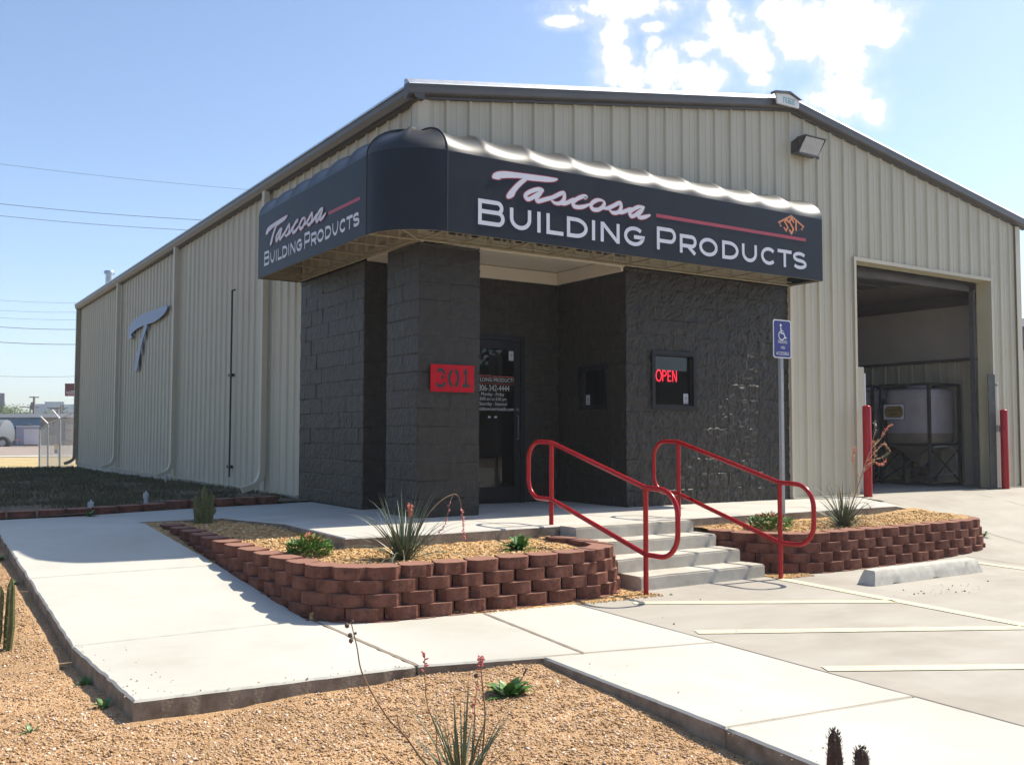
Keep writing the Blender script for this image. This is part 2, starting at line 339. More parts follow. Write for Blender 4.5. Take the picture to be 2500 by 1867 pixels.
def world_loc(o):
    v = Vector((0, 0, 0))
    while o is not None: v = v+o.location; o = o.parent
    return v
def tag(o, label, cat, group=None):
    o['label'] = label; o['category'] = cat
    if group: o['group'] = group
    return o
def thing(name, loc, label, cat, group=None):
    o = bpy.data.objects.new(name, None); COL.objects.link(o); o.location = loc; o.empty_display_size = 0.2
    return tag(o, label, cat, group)
def recentre(o, loc):
    """move a single mesh thing's origin to its base"""
    loc = Vector(loc); o.data.transform(Matrix.Translation(-loc)); o.location = loc; return o
def struct(o): o['kind'] = 'structure'; return o
def stuff(o): o['kind'] = 'stuff'; return o
def copy_tree(o, parent=None):
    c = o.copy(); COL.objects.link(c)
    if parent is not None: c.parent = parent
    for ch in [k for k in o.children]: copy_tree(ch, c)
    return c
def raw_mesh(name, verts, faces_flat, nper, m):
    """fast mesh from numpy arrays, nper corners per face"""
    me = bpy.data.meshes.new(name); nf = len(faces_flat)//nper
    me.vertices.add(len(verts)); me.vertices.foreach_set('co', np.asarray(verts, dtype=np.float32).ravel())
    me.loops.add(nf*nper); me.loops.foreach_set('vertex_index', np.asarray(faces_flat, dtype=np.int32))
    me.polygons.add(nf); me.polygons.foreach_set('loop_start', np.arange(0, nf*nper, nper, dtype=np.int32))
    me.update(calc_edges=True); me.validate()
    me.materials.append(m)
    o = bpy.data.objects.new(name, me); COL.objects.link(o); return o

def catmull(pts, sub=5, closed=False):
    P = [Vector(p) for p in pts]; n = len(P); out = []
    rng = range(n if closed else n-1)
    for i in rng:
        p0 = P[(i-1) % n] if closed or i > 0 else P[0]*2-P[1]
        p1, p2 = P[i], P[(i+1) % n]
        p3 = P[(i+2) % n] if closed or i+2 < n else P[-1]*2-P[-2]
        for k in range(sub):
            t = k/sub
            out.append(0.5*((2*p1)+(p2-p0)*t+(2*p0-5*p1+4*p2-p3)*t*t+(3*p1-p0-3*p2+p3)*t*t*t))
    if not closed: out.append(P[-1])
    return out
def ribbon(pts, w, closed=False):
    """flat mitred strip, returns 2-D verts and faces"""
    P = [Vector((p[0], p[1])) for p in pts]; n = len(P)
    ws = w if isinstance(w, (list, tuple)) else [w]*n
    vs = []; fs = []
    for i in range(n):
        a = P[i-1] if (closed or i > 0) else None; b = P[(i+1) % n] if (closed or i < n-1) else None
        d1 = (P[i]-a).normalized() if a is not None and (P[i]-a).length > 1e-9 else None
        d2 = (b-P[i]).normalized() if b is not None and (b-P[i]).length > 1e-9 else None
        if d1 is None: d1 = d2
        if d2 is None: d2 = d1
        n1 = Vector((-d1.y, d1.x)); n2 = Vector((-d2.y, d2.x)); m = n1+n2
        m = m.normalized() if m.length > 1e-6 else n1
        k = 1/max(0.45, m.dot(n1))
        vs += [P[i]+m*ws[i]*0.5*k, P[i]-m*ws[i]*0.5*k]
    for i in range(n if closed else n-1):
        j = (i+1) % n; fs.append((2*i, 2*i+1, 2*j+1, 2*j))
    return vs, fs
def arc(cx, cy, rx, ry, a0, a1, n=10):
    return [(cx+rx*math.cos(math.radians(a0+(a1-a0)*i/n)), cy+ry*math.sin(math.radians(a0+(a1-a0)*i/n))) for i in range(n+1)]
def glyph(c, w, h, t):
    """strokes of a wide even-weight capital"""
    q = t/2; L, R, T, B = q, w-q, h-q, q
    if c == 'I': return [[(w/2, 0), (w/2, h)]]
    if c == 'L': return [[(L, h), (L, B), (w, B)]]
    if c == 'T': return [[(0, T), (w, T)], [(w/2, 0), (w/2, T)]]
    if c == 'N': return [[(L, 0), (L, h)], [(R, 0), (R, h)], [(L+t*0.15, h-t*0.35), (R-t*0.15, t*0.35)]]
    if c == 'U': return [[(L, h)]+arc(w/2, q+(R-L)/2*0.85, (R-L)/2, (R-L)/2*0.85, 180, 360, 14)+[(R, h)]]
    if c == 'D': return [[(L, 0), (L, h)], [(L, T), (w*0.42, T)]+arc(w*0.42, h/2, R-w*0.42, (T-B)/2, 88, -88, 14)+[(w*0.42, B), (L, B)]]
    if c == 'O': return [arc(w/2, h/2, (R-L)/2, (T-B)/2, 0, 360, 28)]
    if c == 'C': return [arc(w/2, h/2, (R-L)/2, (T-B)/2, 42, 318, 22)]
    if c == 'G': return [arc(w/2, h/2, (R-L)/2, (T-B)/2, 42, 350, 24)+[(R, h*0.47), (w*0.48, h*0.47)]]
    if c in 'PR':
        m = h*0.40; r = (T-m)/2
        s = [[(L, 0), (L, h)], [(L, T), (R-r, T)]+arc(R-r, (T+m)/2, r, r, 86, -86, 12)+[(R-r, m), (L, m)]]
        if c == 'R': s.append([(w*0.48, m), (R-t*0.05, 0)])
        return s
    if c == 'B':
        m = h*0.53; r = (T-m)/2; r2 = (m-B)/2; x1 = R-w*0.05
        return [[(L, 0), (L, h)], [(L, T), (x1-r, T)]+arc(x1-r, (T+m)/2, r, r, 86, -86, 12)+[(x1-r, m), (L, m)],
                [(x1-r, m), (R-r2, m)]+arc(R-r2, (m+B)/2, r2, r2, 86, -86, 12)+[(R-r2, B), (L, B)]]
    if c == 'S':
        rx = (R-L)/2; ry = (T-h/2)/2
        return [arc(w/2, h/2+ry, rx*0.93, ry, 28, 268, 16)+arc(w/2, h/2-ry, rx, ry, 88, -152, 16)]
    return []
_textcache = {}
def text2d(s):
    """outline of built-in lettering scaled to a unit box"""
    if s in _textcache: return _textcache[s]
    cu = bpy.data.curves.new('lettering', 'FONT'); cu.body = s; cu.resolution_u = 3
    o = bpy.data.objects.new('lettering', cu); COL.objects.link(o)
    dg = bpy.context.evaluated_depsgraph_get(); dg.update()
    me = o.evaluated_get(dg).to_mesh()
    vs = [(v.co.x, v.co.y) for v in me.vertices]; fs = [tuple(p.vertices) for p in me.polygons]
    o.evaluated_get(dg).to_mesh_clear()
    COL.objects.unlink(o); bpy.data.objects.remove(o); bpy.data.curves.remove(cu)
    x0 = min(p[0] for p in vs); x1 = max(p[0] for p in vs); y0 = min(p[1] for p in vs); y1 = max(p[1] for p in vs)
    r = ([((x-x0)/(x1-x0), (y-y0)/(y1-y0)) for x, y in vs], fs); _textcache[s] = r; return r
def put_text(mb, s, x0, y0, w, h, fn):
    vs, fs = text2d(s); mb.add([fn(x0+u*w, y0+v*h, 0) for u, v in vs], fs)
def put_ribbons(mb, strokes, t, fn, dx=0, dy=0, closed=False, d0=0.0):
    for i, st in enumerate(strokes):
        vs, fs = ribbon(st, t, closed); mb.add([fn(p.x+dx, p.y+dy, d0+0.0004*i) for p in vs], fs)
# ------------------------------------------------------------------ ground, paving, road
def sstep(a, b, x):
    t = min(1, max(0, (x-a)/(b-a))); return t*t*(3-2*t)
PK = -0.51
def drive_z(x, y):
    return PK + sstep(5.0, 6.5, x)*0.505*sstep(-3.3, -0.4, y)
def walk_z(y):
    return -0.5 + 0.5*min(1, max(0, (y+2.4)/3.3))
def ground_z(x, y):
    """open ground outside the paving"""
    front = -0.66 - 0.02*mnoise.noise(Vector((x*0.8, y*0.8, 3)))
    left = walk_z(y)-0.10
    z = left if y > -2.4 else -0.60+0.0*y
    if y <= -2.4:
        z = -0.62 + 0.075*sstep(-3.7, -1.4, x)*sstep(-7, -4.2, y)
    if y > 2.5: z = 0.03-0.14*sstep(3, 21, y)
    return z
def sheet(name, m, xs, ys, zf, inside=None, smooth=True):
    vs = []; fs = []; nx = len(xs)
    for y in ys:
        for x in xs: vs.append((x, y, zf(x, y)))
    for j in range(len(ys)-1):
        for i in range(nx-1):
            if inside is None or inside((xs[i]+xs[i+1])/2, (ys[j]+ys[j+1])/2):
                fs.append((j*nx+i, j*nx+i+1, (j+1)*nx+i+1, (j+1)*nx+i))
    mb = MB(); mb.add(vs, fs); return mb.build(name, m, smooth=60 if smooth else None)
def frange(a, b, n): return [a+(b-a)*i/n for i in range(n+1)]

xs = [-600, -300, -120, -60, -30, -15, -9, -6, -3, 0, 4, 8, 13, 20, 40, 90, 200, 400, 600]
ys = [-600, -300, -100, -40, -20, -12, -9, -6, -4, -2, 0, 3, 6, 12, 22, 26, 40, 70, 120, 300, 600]
struct(sheet('ground', DIRT, xs, ys, lambda x, y: (-0.85 if y < 2.6 else (-0.32 if y < 20 else -0.2))))
struct(sheet('dry_grass_verge', DRYGRASS, frange(-60, 80, 35), frange(22.2, 36.5, 10), lambda x, y: -0.12+0.02*mnoise.noise(Vector((x*0.5, y*0.5, 0)))))
struct(sheet('road', ASPHALT, frange(-80, 120, 10), [36.5, 40, 55, 74], lambda x, y: -0.10))
struct(sheet('road_kerb', SLABC, frange(-80, 120, 10), [36.4, 36.7, 36.9], lambda x, y: -0.06 if y > 36.5 else -0.1))
struct(sheet('yard', DIRT, frange(-80, 160, 8), [74, 100, 150, 300], lambda x, y: -0.12))

# gravel bed in front and to the left of the walk
def in_gravel(x, y):
    return (x < -3.75 and y < 2.2) or (y < -3.7 and x < -1.25)
gxs = frange(-12, -5.2, 8)+frange(-5.1, -1.2, 48); gys = frange(-14, -7.6, 8)+frange(-7.5, 2.2, 116)
def gravel_z(x, y):
    return ground_z(x, y)+0.018*mnoise.noise(Vector((x*2.3, y*2.3, 0)))+0.008*mnoise.noise(Vector((x*8, y*8, 4)))
struct(sheet('gravel_bed', GRAVEL, gxs, gys, gravel_z, in_gravel))

# driveway and parking
def in_drive(x, y):
    return not (-0.3 < x < 6.8+(y+1.5)*0.4 and y > -1.5)
pxs = frange(-0.28, 8.0, 60)+frange(8.3, 30, 14); pys = frange(-22, -7, 8)+frange(-6.9, 0.0, 52)+[0.26]
struct(sheet('parking_lot', PARKC, pxs, pys, lambda x, y: drive_z(x, y), in_drive))
struct(sheet('driveway_side', PARKC, frange(12.4, 30, 10), frange(0.26, 30, 10), lambda x, y: -0.008))
struct(sheet('garage_floor', mat('garage_concrete', (0.30, 0.275, 0.24), (0.36, 0.33, 0.29), 2, rough=0.7), frange(6.4, 12.05, 6), frange(0.26, 22.0, 8), lambda x, y: 0.0))

# painted lines: sheets 5 mm above the paving
def stripe(mb, p, q, w=0.125):
    p = Vector(p); q = Vector(q); d = (q-p); n = Vector((-d.y, d.x)).normalized()*w/2; k = max(1, int(d.length/0.5))
    for i in range(k):
        a = p+d*i/k; b = p+d*(i+1)/k
        mb.quad(*[(v.x, v.y, drive_z(v.x, v.y)+0.005) for v in (a-n, b-n, b+n, a+n)])
m = MB()
stripe(m, (0.45, -3.13), (2.42, -4.29)); stripe(m, (2.60, -2.85), (2.30, -5.9)); stripe(m, (0.05, -4.31), (2.24, -5.52))
stripe(m, (-0.06, -5.545), (2.1, -6.80)); stripe(m, (5.42, -3.2), (5.1, -6.6))
stripe(m, (2.30, -5.9), (2.22, -7.0))
for o in [m.build('parking_line_paint', PAINTY)]: struct(o)
# sawn joints in the parking slab
m = MB()
for (p, q) in (((5.75, -2.9), (5.45, -9)), ((-0.1, -7.2), (14, -7.0)), ((7.1, -0.4), (7.7, -6.9)), ((9.6, -0.3), (9.9, -6.9)), ((6.7, -3.3), (14, -3.2))):
    stripe(m, p, q, 0.012)
struct(m.build('parking_joint', mat('joint_dark', (0.10, 0.085, 0.07), rough=0.9)))
JOINT = mat('fibre_joint', (0.33, 0.235, 0.15), (0.26, 0.18, 0.115), 14, rough=0.95)

# walk: a ramp up the left, a landing, and a path towards the street
def slab_prism(name, m, outline, zf, depth, parent=None, edge=0.012):
    """paving slab with a worn top edge; outline counter-clockwise"""
    o = [Vector(p) for p in outline]; n = len(o); vs = []; fs = []
    ins = []
    for i in range(n):
        d1 = (o[i]-o[i-1]).normalized(); d2 = (o[(i+1) % n]-o[i]).normalized()
        nn = (Vector((-d1.y, d1.x))+Vector((-d2.y, d2.x))); nn.normalize(); ins.append(o[i]+nn*edge)
    for p in o: vs.append((p.x, p.y, zf(p.x, p.y)-depth))
    for p in o: vs.append((p.x, p.y, zf(p.x, p.y)-edge))
    for p in ins: vs.append((p.x, p.y, zf(p.x, p.y)))
    for i in range(n):
        j = (i+1) % n; fs += [(i, j, n+j, n+i), (n+i, n+j, 2*n+j, 2*n+i)]
    fs.append(tuple(range(2*n, 3*n)))
    mb = MB(); mb.add(vs, fs); ob = mb.build(name, m, parent)
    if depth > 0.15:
        ob.data.materials.append(SOILSHADE)
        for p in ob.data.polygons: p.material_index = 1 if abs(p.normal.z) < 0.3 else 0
    return ob
def jag(p, q, step, amp, seed):
    rng = random.Random(seed); p = Vector(p); q = Vector(q); k = max(1, int((q-p).length/step)); n = (q-p).normalized(); n = Vector((-n.y, n.x))
    return [p+(q-p)*i/k+n*(rng.uniform(-amp, amp) if 0 < i < k else 0) for i in range(k)]
def loop(*pts, step=0.07, amp=0.006, seed=1):
    out = []
    for i in range(len(pts)): out += jag(pts[i], pts[(i+1) % len(pts)], step, amp, seed+i)
    return out
walk = bpy.data.objects.new('walkway', None); COL.objects.link(walk); struct(walk)
wz = lambda x, y: walk_z(y)
# ramp cut at the break of slope so every piece stays flat
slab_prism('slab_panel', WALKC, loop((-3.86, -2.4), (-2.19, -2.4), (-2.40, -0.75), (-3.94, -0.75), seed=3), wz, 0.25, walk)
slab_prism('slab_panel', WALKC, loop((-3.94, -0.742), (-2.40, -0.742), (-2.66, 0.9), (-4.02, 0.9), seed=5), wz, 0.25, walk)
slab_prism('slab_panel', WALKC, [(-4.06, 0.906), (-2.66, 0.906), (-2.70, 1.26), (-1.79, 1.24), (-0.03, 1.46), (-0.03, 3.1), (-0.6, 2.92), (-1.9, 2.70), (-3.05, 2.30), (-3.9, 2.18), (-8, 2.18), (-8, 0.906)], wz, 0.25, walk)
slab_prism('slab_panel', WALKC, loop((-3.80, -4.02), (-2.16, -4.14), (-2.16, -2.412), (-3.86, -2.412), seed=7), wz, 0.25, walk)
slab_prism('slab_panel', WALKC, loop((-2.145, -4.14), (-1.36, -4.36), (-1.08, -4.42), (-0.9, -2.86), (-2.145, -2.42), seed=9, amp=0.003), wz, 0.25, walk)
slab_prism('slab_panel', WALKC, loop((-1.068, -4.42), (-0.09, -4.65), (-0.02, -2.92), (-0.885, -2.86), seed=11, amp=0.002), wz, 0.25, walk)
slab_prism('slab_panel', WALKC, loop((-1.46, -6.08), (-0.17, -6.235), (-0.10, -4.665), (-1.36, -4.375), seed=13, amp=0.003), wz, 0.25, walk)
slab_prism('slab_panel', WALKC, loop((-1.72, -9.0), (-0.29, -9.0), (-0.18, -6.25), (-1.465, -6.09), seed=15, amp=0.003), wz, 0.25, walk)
m = MB()
def jl(p, q, w, z=-0.507):
    p = Vector((*p, z)); q = Vector((*q, z)); d = q-p; n = Vector((-d.y, d.x, 0)).normalized()*w/2
    m.quad(p-n, q-n, q+n, p+n)
jl((-2.152, -4.14), (-2.152, -2.42), 0.016, -0.4985); jl((-1.074, -4.42), (-0.893, -2.86), 0.014, -0.4985); jl((-1.36, -4.368), (-0.09, -4.658), 0.014, -0.4985); jl((-1.462, -6.085), (-0.175, -6.242), 0.009, -0.4985)
m.build('joint_filler', JOINT, walk)
m = MB()
for (a, b) in (((-0.30, -9), (-0.165, -6.24)), ((-0.165, -6.24), (-0.085, -4.66)), ((-0.085, -4.66), (0.0, -2.9))):
    jl(a, b, 0.022, -0.5035)
m.build('joint_gap', mat('joint_dark', (0.1, 0.085, 0.07)), walk)

# porch slab
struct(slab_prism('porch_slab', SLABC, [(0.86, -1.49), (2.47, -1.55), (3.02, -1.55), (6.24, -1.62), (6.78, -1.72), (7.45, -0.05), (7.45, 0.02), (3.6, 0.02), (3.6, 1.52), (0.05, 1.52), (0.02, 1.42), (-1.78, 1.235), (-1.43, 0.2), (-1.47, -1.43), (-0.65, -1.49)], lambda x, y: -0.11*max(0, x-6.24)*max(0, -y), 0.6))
m = MB()
def jl0(p, q, w, z=0.002):
    p = Vector((*p, z)); q = Vector((*q, z)); d = q-p; n = Vector((-d.y, d.x, 0)).normalized()*w/2; m.quad(p-n, q-n, q+n, p+n)
jl0((0.4, -1.48), (0.4, -0.02), 0.008); jl0((1.9, -1.53), (1.9, 1.45), 0.008); jl0((3.4, -1.55), (3.4, -0.02), 0.008); jl0((4.9, -1.58), (4.9, -0.02), 0.008); jl0((-1.4, -0.02), (-0.02, -0.02), 0.008)
struct(m.build('slab_joint', mat('joint_brown', (0.24, 0.20, 0.15))))

# steps: four risers in one pour
def make_steps():
    h = 0.1275
    rows = [(-1.76, 0.87, 2.47), (-2.07, 0.88, 2.50), (-2.38, 0.90, 2.53), (-2.68, 0.93, 2.57)]
    mb = MB()
    prof = []
    rng = random.Random(4)
    bm = bmesh.new()
    back = [-1.485, -1.485, -1.485, -1.485]
    for i, (y, xa, xb) in enumerate(rows):
        b2 = bmesh.new(); bmesh.ops.create_cube(b2, size=1)
        z1 = -h*i-(0.002 if i == 0 else 0); z0 = -h*(i+1) if i < 3 else -0.62
        y1 = -1.492 if i == 0 else rows[i-1][0]+0.06
        if i > 0: y1 = rows[i-1][0]+0.0
        for v in b2.verts:
            v.co = Vector((xa if v.co.x < 0 else xb, y if v.co.y < 0 else y1, z0 if v.co.z < 0 else z1))
        bmesh.ops.subdivide_edges(b2, edges=[e for e in b2.edges if abs(e.verts[0].co.x-e.verts[1].co.x) > 1], cuts=26)
        fr = [e for e in b2.edges if all(abs(v.co.y-y) < 1e-4 and abs(v.co.z-z1) < 1e-4 for v in e.verts)]
        bmesh.ops.bevel(b2, geom=fr, offset=0.014, segments=2, affect='EDGES')
        for v in b2.verts:
            if v.co.y < y+0.05: v.co.y += 0.006*mnoise.noise(v.co*6+Vector((i*7, 0, 0)))
            if v.co.z > z1-0.03: v.co.z += 0.004*mnoise.noise(v.co*5+Vector((0, i*5, 0)))
        mb.bm(b2)
        # the pour beneath the treads behind this riser
        if i > 0: mb.box(xa+0.004, rows[i-1][0]+0.003, z0, xb-0.004, -1.50, -h*i-0.006)
    o = mb.build('concrete_steps', STEPC, smooth=40)
    tag(o, 'four grey concrete steps rising between the two red handrails to the porch', 'steps')
    recentre(o, (1.7, -2.68, -0.51))
make_steps()
# ------------------------------------------------------------------ the steel building
FT = 0.3048
WX, LY, ZE, ZR = 12.192, 22.18, 4.727, 5.729
def rake(x): return ZE+(ZR-ZE)*(1-abs(x-WX/2)/(WX/2))
bld = thing('steel_building', (0, 0, 0), 'large tan ribbed steel building with a dark block entrance corner and an open garage bay', 'building')

def profile(lo, hi, first, step=FT):
    """cross-section of ribbed sheet: list of (s, depth)"""
    out = {round(lo, 4): 0.0, round(hi, 4): 0.0}
    k = math.floor((lo-first)/step)-1
    while first+k*step < hi+step:
        x = first+k*step
        for dx, d in ((-0.068, 0), (-0.050, 0.029), (-0.022, 0.029), (0, 0), (0.090, 0), (0.100, 0.005), (0.112, 0.005), (0.122, 0), (0.176, 0), (0.186, 0.005), (0.198, 0.005), (0.208, 0)):
            if lo < x+dx < hi: out[round(x+dx, 4)] = d
        k += 1
    return sorted(out.items())
def ribbed(mb, lo, hi, first, zlo, zhi, fn):
    P = profile(lo, hi, first); vs = []; fs = []
    for s, d in P:
        vs += [fn(s, d, zlo), fn(s, d, zhi(s) if callable(zhi) else zhi)]
    for i in range(len(P)-1): fs.append((2*i, 2*i+2, 2*i+3, 2*i+1))
    mb.add(vs, fs)
RIB0 = 5.25*FT
DX0, DX1, DZ = 7.58, 11.28, 3.63
CX, CY, CZ = 6.06, 3.62, 3.10
mb = MB(); ff = lambda s, d, z: (s, -d, z)
ribbed(mb, 0.0, CX, RIB0, CZ, rake, ff); ribbed(mb, CX, WX/2, RIB0, 0.02, rake, ff); ribbed(mb, WX/2, DX0, RIB0, 0.02, rake, ff); ribbed(mb, DX0, DX1, RIB0, DZ, rake, ff); ribbed(mb, DX1, WX, RIB0, 0.0, rake, ff)
mb.build('front_wall', PANEL, bld)
mb = MB(); sf = lambda s, d, z: (-d, s, z)
ribbed(mb, 0.0, CY, 0.21, CZ, ZE, sf); ribbed(mb, CY, LY, 0.21, 0.055, ZE, sf)
mb.build('side_wall', PANEL, bld)
mb = MB()
mb.quad((WX, LY, -0.2), (0, LY, -0.2), (0, LY, ZE), (WX/2, LY, ZR), (WX, LY, ZE))
mb.quad((WX, 0, 0), (WX, LY, 0), (WX, LY, ZE), (WX, 0, ZE)); mb.build('far_wall', PANEL, bld)
mb = MB(); mb.box(-0.012, CY+0.006, -0.35, 0.05, LY, 0.05); mb.box(0, LY-0.1, -0.35, WX, LY-0.004, 0.0); mb.build('foundation', STEPC, bld)
for q in ((-0.05, CY+0.01, 0.04, -0.002, LY, 0.056), (CX+0.02, -0.05, 0.002, DX0-0.03, -0.002, 0.02), (DX1+0.03, -0.05, 0.0, WX, -0.002, 0.018)): mb = MB(); mb.box(*q); mb.build('base_trim', TRIMTAN, bld)

# roof
ov, oe = 0.13, 0.14
mb = MB()
sl = (ZR-ZE)/(WX/2)
def rz(x): return ZE+0.13+(ZR-ZE)*(1-abs(x-WX/2)/(WX/2))
for sgn in (-1, 1):
    xe = -oe if sgn < 0 else WX+oe
    p = [(xe, -ov+0.03, rz(xe)), (WX/2, -ov+0.03, rz(WX/2)), (WX/2, LY+ov, rz(WX/2)), (xe, LY+ov, rz(xe))]
    mb.prism(p if sgn < 0 else p[::-1], (0, 0, -0.03))
# standing ribs of the roof sheet
k = 0.3
while k < LY:
    for sgn in (-1, 1):
        xe = -oe if sgn < 0 else WX+oe
        a, b = (xe, k, rz(xe)+0.001), (WX/2, k, rz(WX/2)+0.001)
        mb.prism([a, (a[0], k+0.06, a[2]), (a[0], k+0.045, a[2]+0.03), (a[0], k+0.015, a[2]+0.03)], Vector(b)-Vector(a))
    k += 0.61
mb.build('roof', GALV, bld)
# rake trim: dark face with a bright drip lip
def rake_trim(y0, sgn):
    mb = MB(); mt = MB()
    x0, x1 = (-oe-0.06, WX/2) if sgn < 0 else (WX/2, WX+oe+0.06)
    z = lambda x: ZE+(ZR-ZE)*(1-abs(x-WX/2)/(WX/2))
    sec = [(-0.002, -0.035), (-0.055, -0.035), (-0.055, -0.012), (-0.115, 0.005), (-0.125, 0.02), (-0.125, 0.12), (-0.10, 0.135), (0.0, 0.135)]
    vs = [(x0, y, z(x0)+d) for y, d in sec]+[(x1, y, z(x1)+d) for y, d in sec]; n = len(sec)
    mb.add(vs, [(i, i+1, n+i+1, n+i) for i in range(n-1)]+[tuple(range(n)), tuple(range(n, 2*n))[::-1]])
    mb.build('rake_trim', BRONZE, bld)
    sec = [(-0.128, 0.118), (-0.125, 0.128), (-0.060, 0.190), (0.0, 0.196), (0.0, 0.136), (-0.101, 0.136)]
    vs = [(x0, y, z(x0)+d) for y, d in sec]+[(x1, y, z(x1)+d) for y, d in sec]; n = len(sec)
    mt.add(vs, [(i, (i+1) % n, n+(i+1) % n, n+i) for i in range(n)]+[tuple(range(n)), tuple(range(n, 2*n))[::-1]])
    mt.build('drip_edge', GALV, bld)
rake_trim(0, -1); rake_trim(0, 1)
# eave gutter along the left
mb = MB()
sec = [(-0.002, ZE-0.06), (-0.09, ZE-0.06), (-0.12, ZE-0.045), (-0.155, ZE+0.02), (-0.16, ZE+0.085), (-0.002, ZE+0.085)]
n = len(sec); vs = [(x, -0.12, z) for x, z in sec]+[(x, LY+0.12, z) for x, z in sec]
mb.add(vs, [(i, (i+1) % n, n+(i+1) % n, n+i) for i in range(n)]+[tuple(range(n)), tuple(range(n, 2*n))[::-1]]); mb.build('eave_gutter', BRONZE, bld)
mb = MB(); mb.box(-0.175, -0.12, ZE+0.086, -0.02, LY+0.12, ZE+0.112); mb.build('gutter_lip', GALV, bld)
# corner trims
mb = MB()
mb.box(-0.045, -0.045, CZ+0.01, 0.10, -0.036, ZE-0.03); mb.box(-0.045, -0.036, CZ+0.01, -0.036, 0.10, ZE-0.03)
mb.build('corner_trim', TRIMTAN, bld)
mb = MB(); mb.box(-0.045, LY-0.12, -0.02, -0.036, LY+0.04, ZE-0.065); mb.box(-0.036, LY+0.03, -0.02, 0.1, LY+0.04, ZE-0.065); mb.build('corner_trim', TRIMTAN, bld)
mb = MB(); mb.box(WX-0.10, -0.045, 0.02, WX+0.045, -0.036, ZE-0.03); mb.box(WX+0.036, -0.036, 0.02, WX+0.045, 0.10, ZE-0.03); mb.build('corner_trim', TRIMTAN, bld)
mb = MB(); mb.box(CX+0.004, -0.05, 0.02, CX+0.05, 0.02, CZ-0.02); mb.build('corner_trim', TRIMTAN, bld)
# downspouts with elbows kicked away from the wall
for yd in (4.93, 10.37, 16.04):
    mb = MB()
    mb.sweep([(-0.10, yd, ZE-0.05), (-0.10, yd, 0.42), (-0.105, yd, 0.33), (-0.13, yd, 0.24), (-0.18, yd, 0.165), (-0.26, yd, 0.12), (-0.40, yd, 0.075)], (0, 1, 0), (1, 0, 0), 0.115, 0.085)
    mb.build('downspout', TRIMTAN, bld)
mb = MB(); mb.sweep([(-0.09, LY-0.05, ZE-0.05), (-0.09, LY-0.05, 0.22), (-0.11, LY-0.04, 0.14), (-0.2, LY-0.02, 0.06), (-0.36, LY, 0.0)], (0, 1, 0), (1, 0, 0), 0.115, 0.085)
mb.build('downspout', mat('weathered_tan', (0.24, 0.21, 0.15), (0.30, 0.27, 0.20), 4, rough=0.6), bld)
# garage opening: reveals, edge trim, door tracks, raised sectional door
mb = MB()
mb.quad((DX1, -0.002, 0), (DX1, 0.24, 0), (DX1, 0.24, DZ), (DX1, -0.002, DZ)); mb.quad((DX0, 0.24, 0), (DX0, -0.002, 0), (DX0, -0.002, DZ), (DX0, 0.24, DZ)); mb.quad((DX0, 0.24, DZ), (DX0, -0.002, DZ), (DX1, -0.002, DZ), (DX1, 0.24, DZ))
mb.build('door_reveal', mat('tan_reveal', (0.42, 0.385, 0.26), (0.46, 0.42, 0.29), 3, rough=0.55), bld)
mb = MB(); mb.box(DX0-0.045, -0.045, 0.02, DX0+0.006, -0.036, DZ+0.05); mb.box(DX1-0.006, -0.045, 0.02, DX1+0.045, -0.036, DZ+0.05); mb.box(DX0+0.007, -0.044, DZ-0.006, DX1-0.007, -0.036, DZ+0.05)
mb.build('door_trim', TRIMTAN, bld)
TRK = mat('track_steel', (0.13, 0.13, 0.135), (0.10, 0.10, 0.105), 9, rough=0.5, metal=0.4)
mb = MB(); mb.prism([(DX1-0.09, 0.246, 0), (DX1-0.02, 0.246, 0), (DX1-0.02, 0.26, 0), (DX1-0.078, 0.26, 0), (DX1-0.078, 0.33, 0), (DX1-0.09, 0.33, 0)], (0, 0, 3.5)); mb.build('door_track', TRK, bld)
mb = MB(); mb.box(DX0+0.02, 0.246, 0, DX0+0.10, 0.26, 3.5); mb.build('door_track', TRK, bld)
mb = MB()
pr = [(0.30, 3.47), (0.31, 3.55), (0.34, 3.64), (0.42, 3.70), (0.56, 3.745), (0.9, 3.76), (3.6, 3.80)]
vs = []; 
for y, z in pr: vs += [(DX0+0.05, y, z), (DX1-0.1, y, z)]
for y, z in pr: vs += [(DX0+0.05, y+0.03, z+0.05), (DX1-0.1, y+0.03, z+0.05)]
n = len(pr); fs = []
for i in range(n-1): fs += [(2*i, 2*i+1, 2*i+3, 2*i+2), (2*n+2*i, 2*n+2*i+2, 2*n+2*i+3, 2*n+2*i+1)]
fs += [(0, 2*n, 2*n+1, 1), (2*n-2, 2*n-1, 4*n-1, 4*n-2)]
for i in range(n-1): fs += [(2*i, 2*i+2, 2*n+2*i+2, 2*n+2*i), (2*i+1, 2*n+2*i+1, 2*n+2*i+3, 2*i+3)]
mb.add(vs, fs)
# section stiffeners
for y, z in ((0.9, 3.75), (1.4, 3.757), (1.9, 3.765), (2.5, 3.773), (3.1, 3.78)): mb.box(DX0+0.06, y, z-0.035, DX1-0.11, y+0.04, z)
mb.build('raised_door', mat('raised_door_grey', (0.085, 0.08, 0.078), (0.11, 0.105, 0.10), 3, rough=0.6), bld, smooth=35)
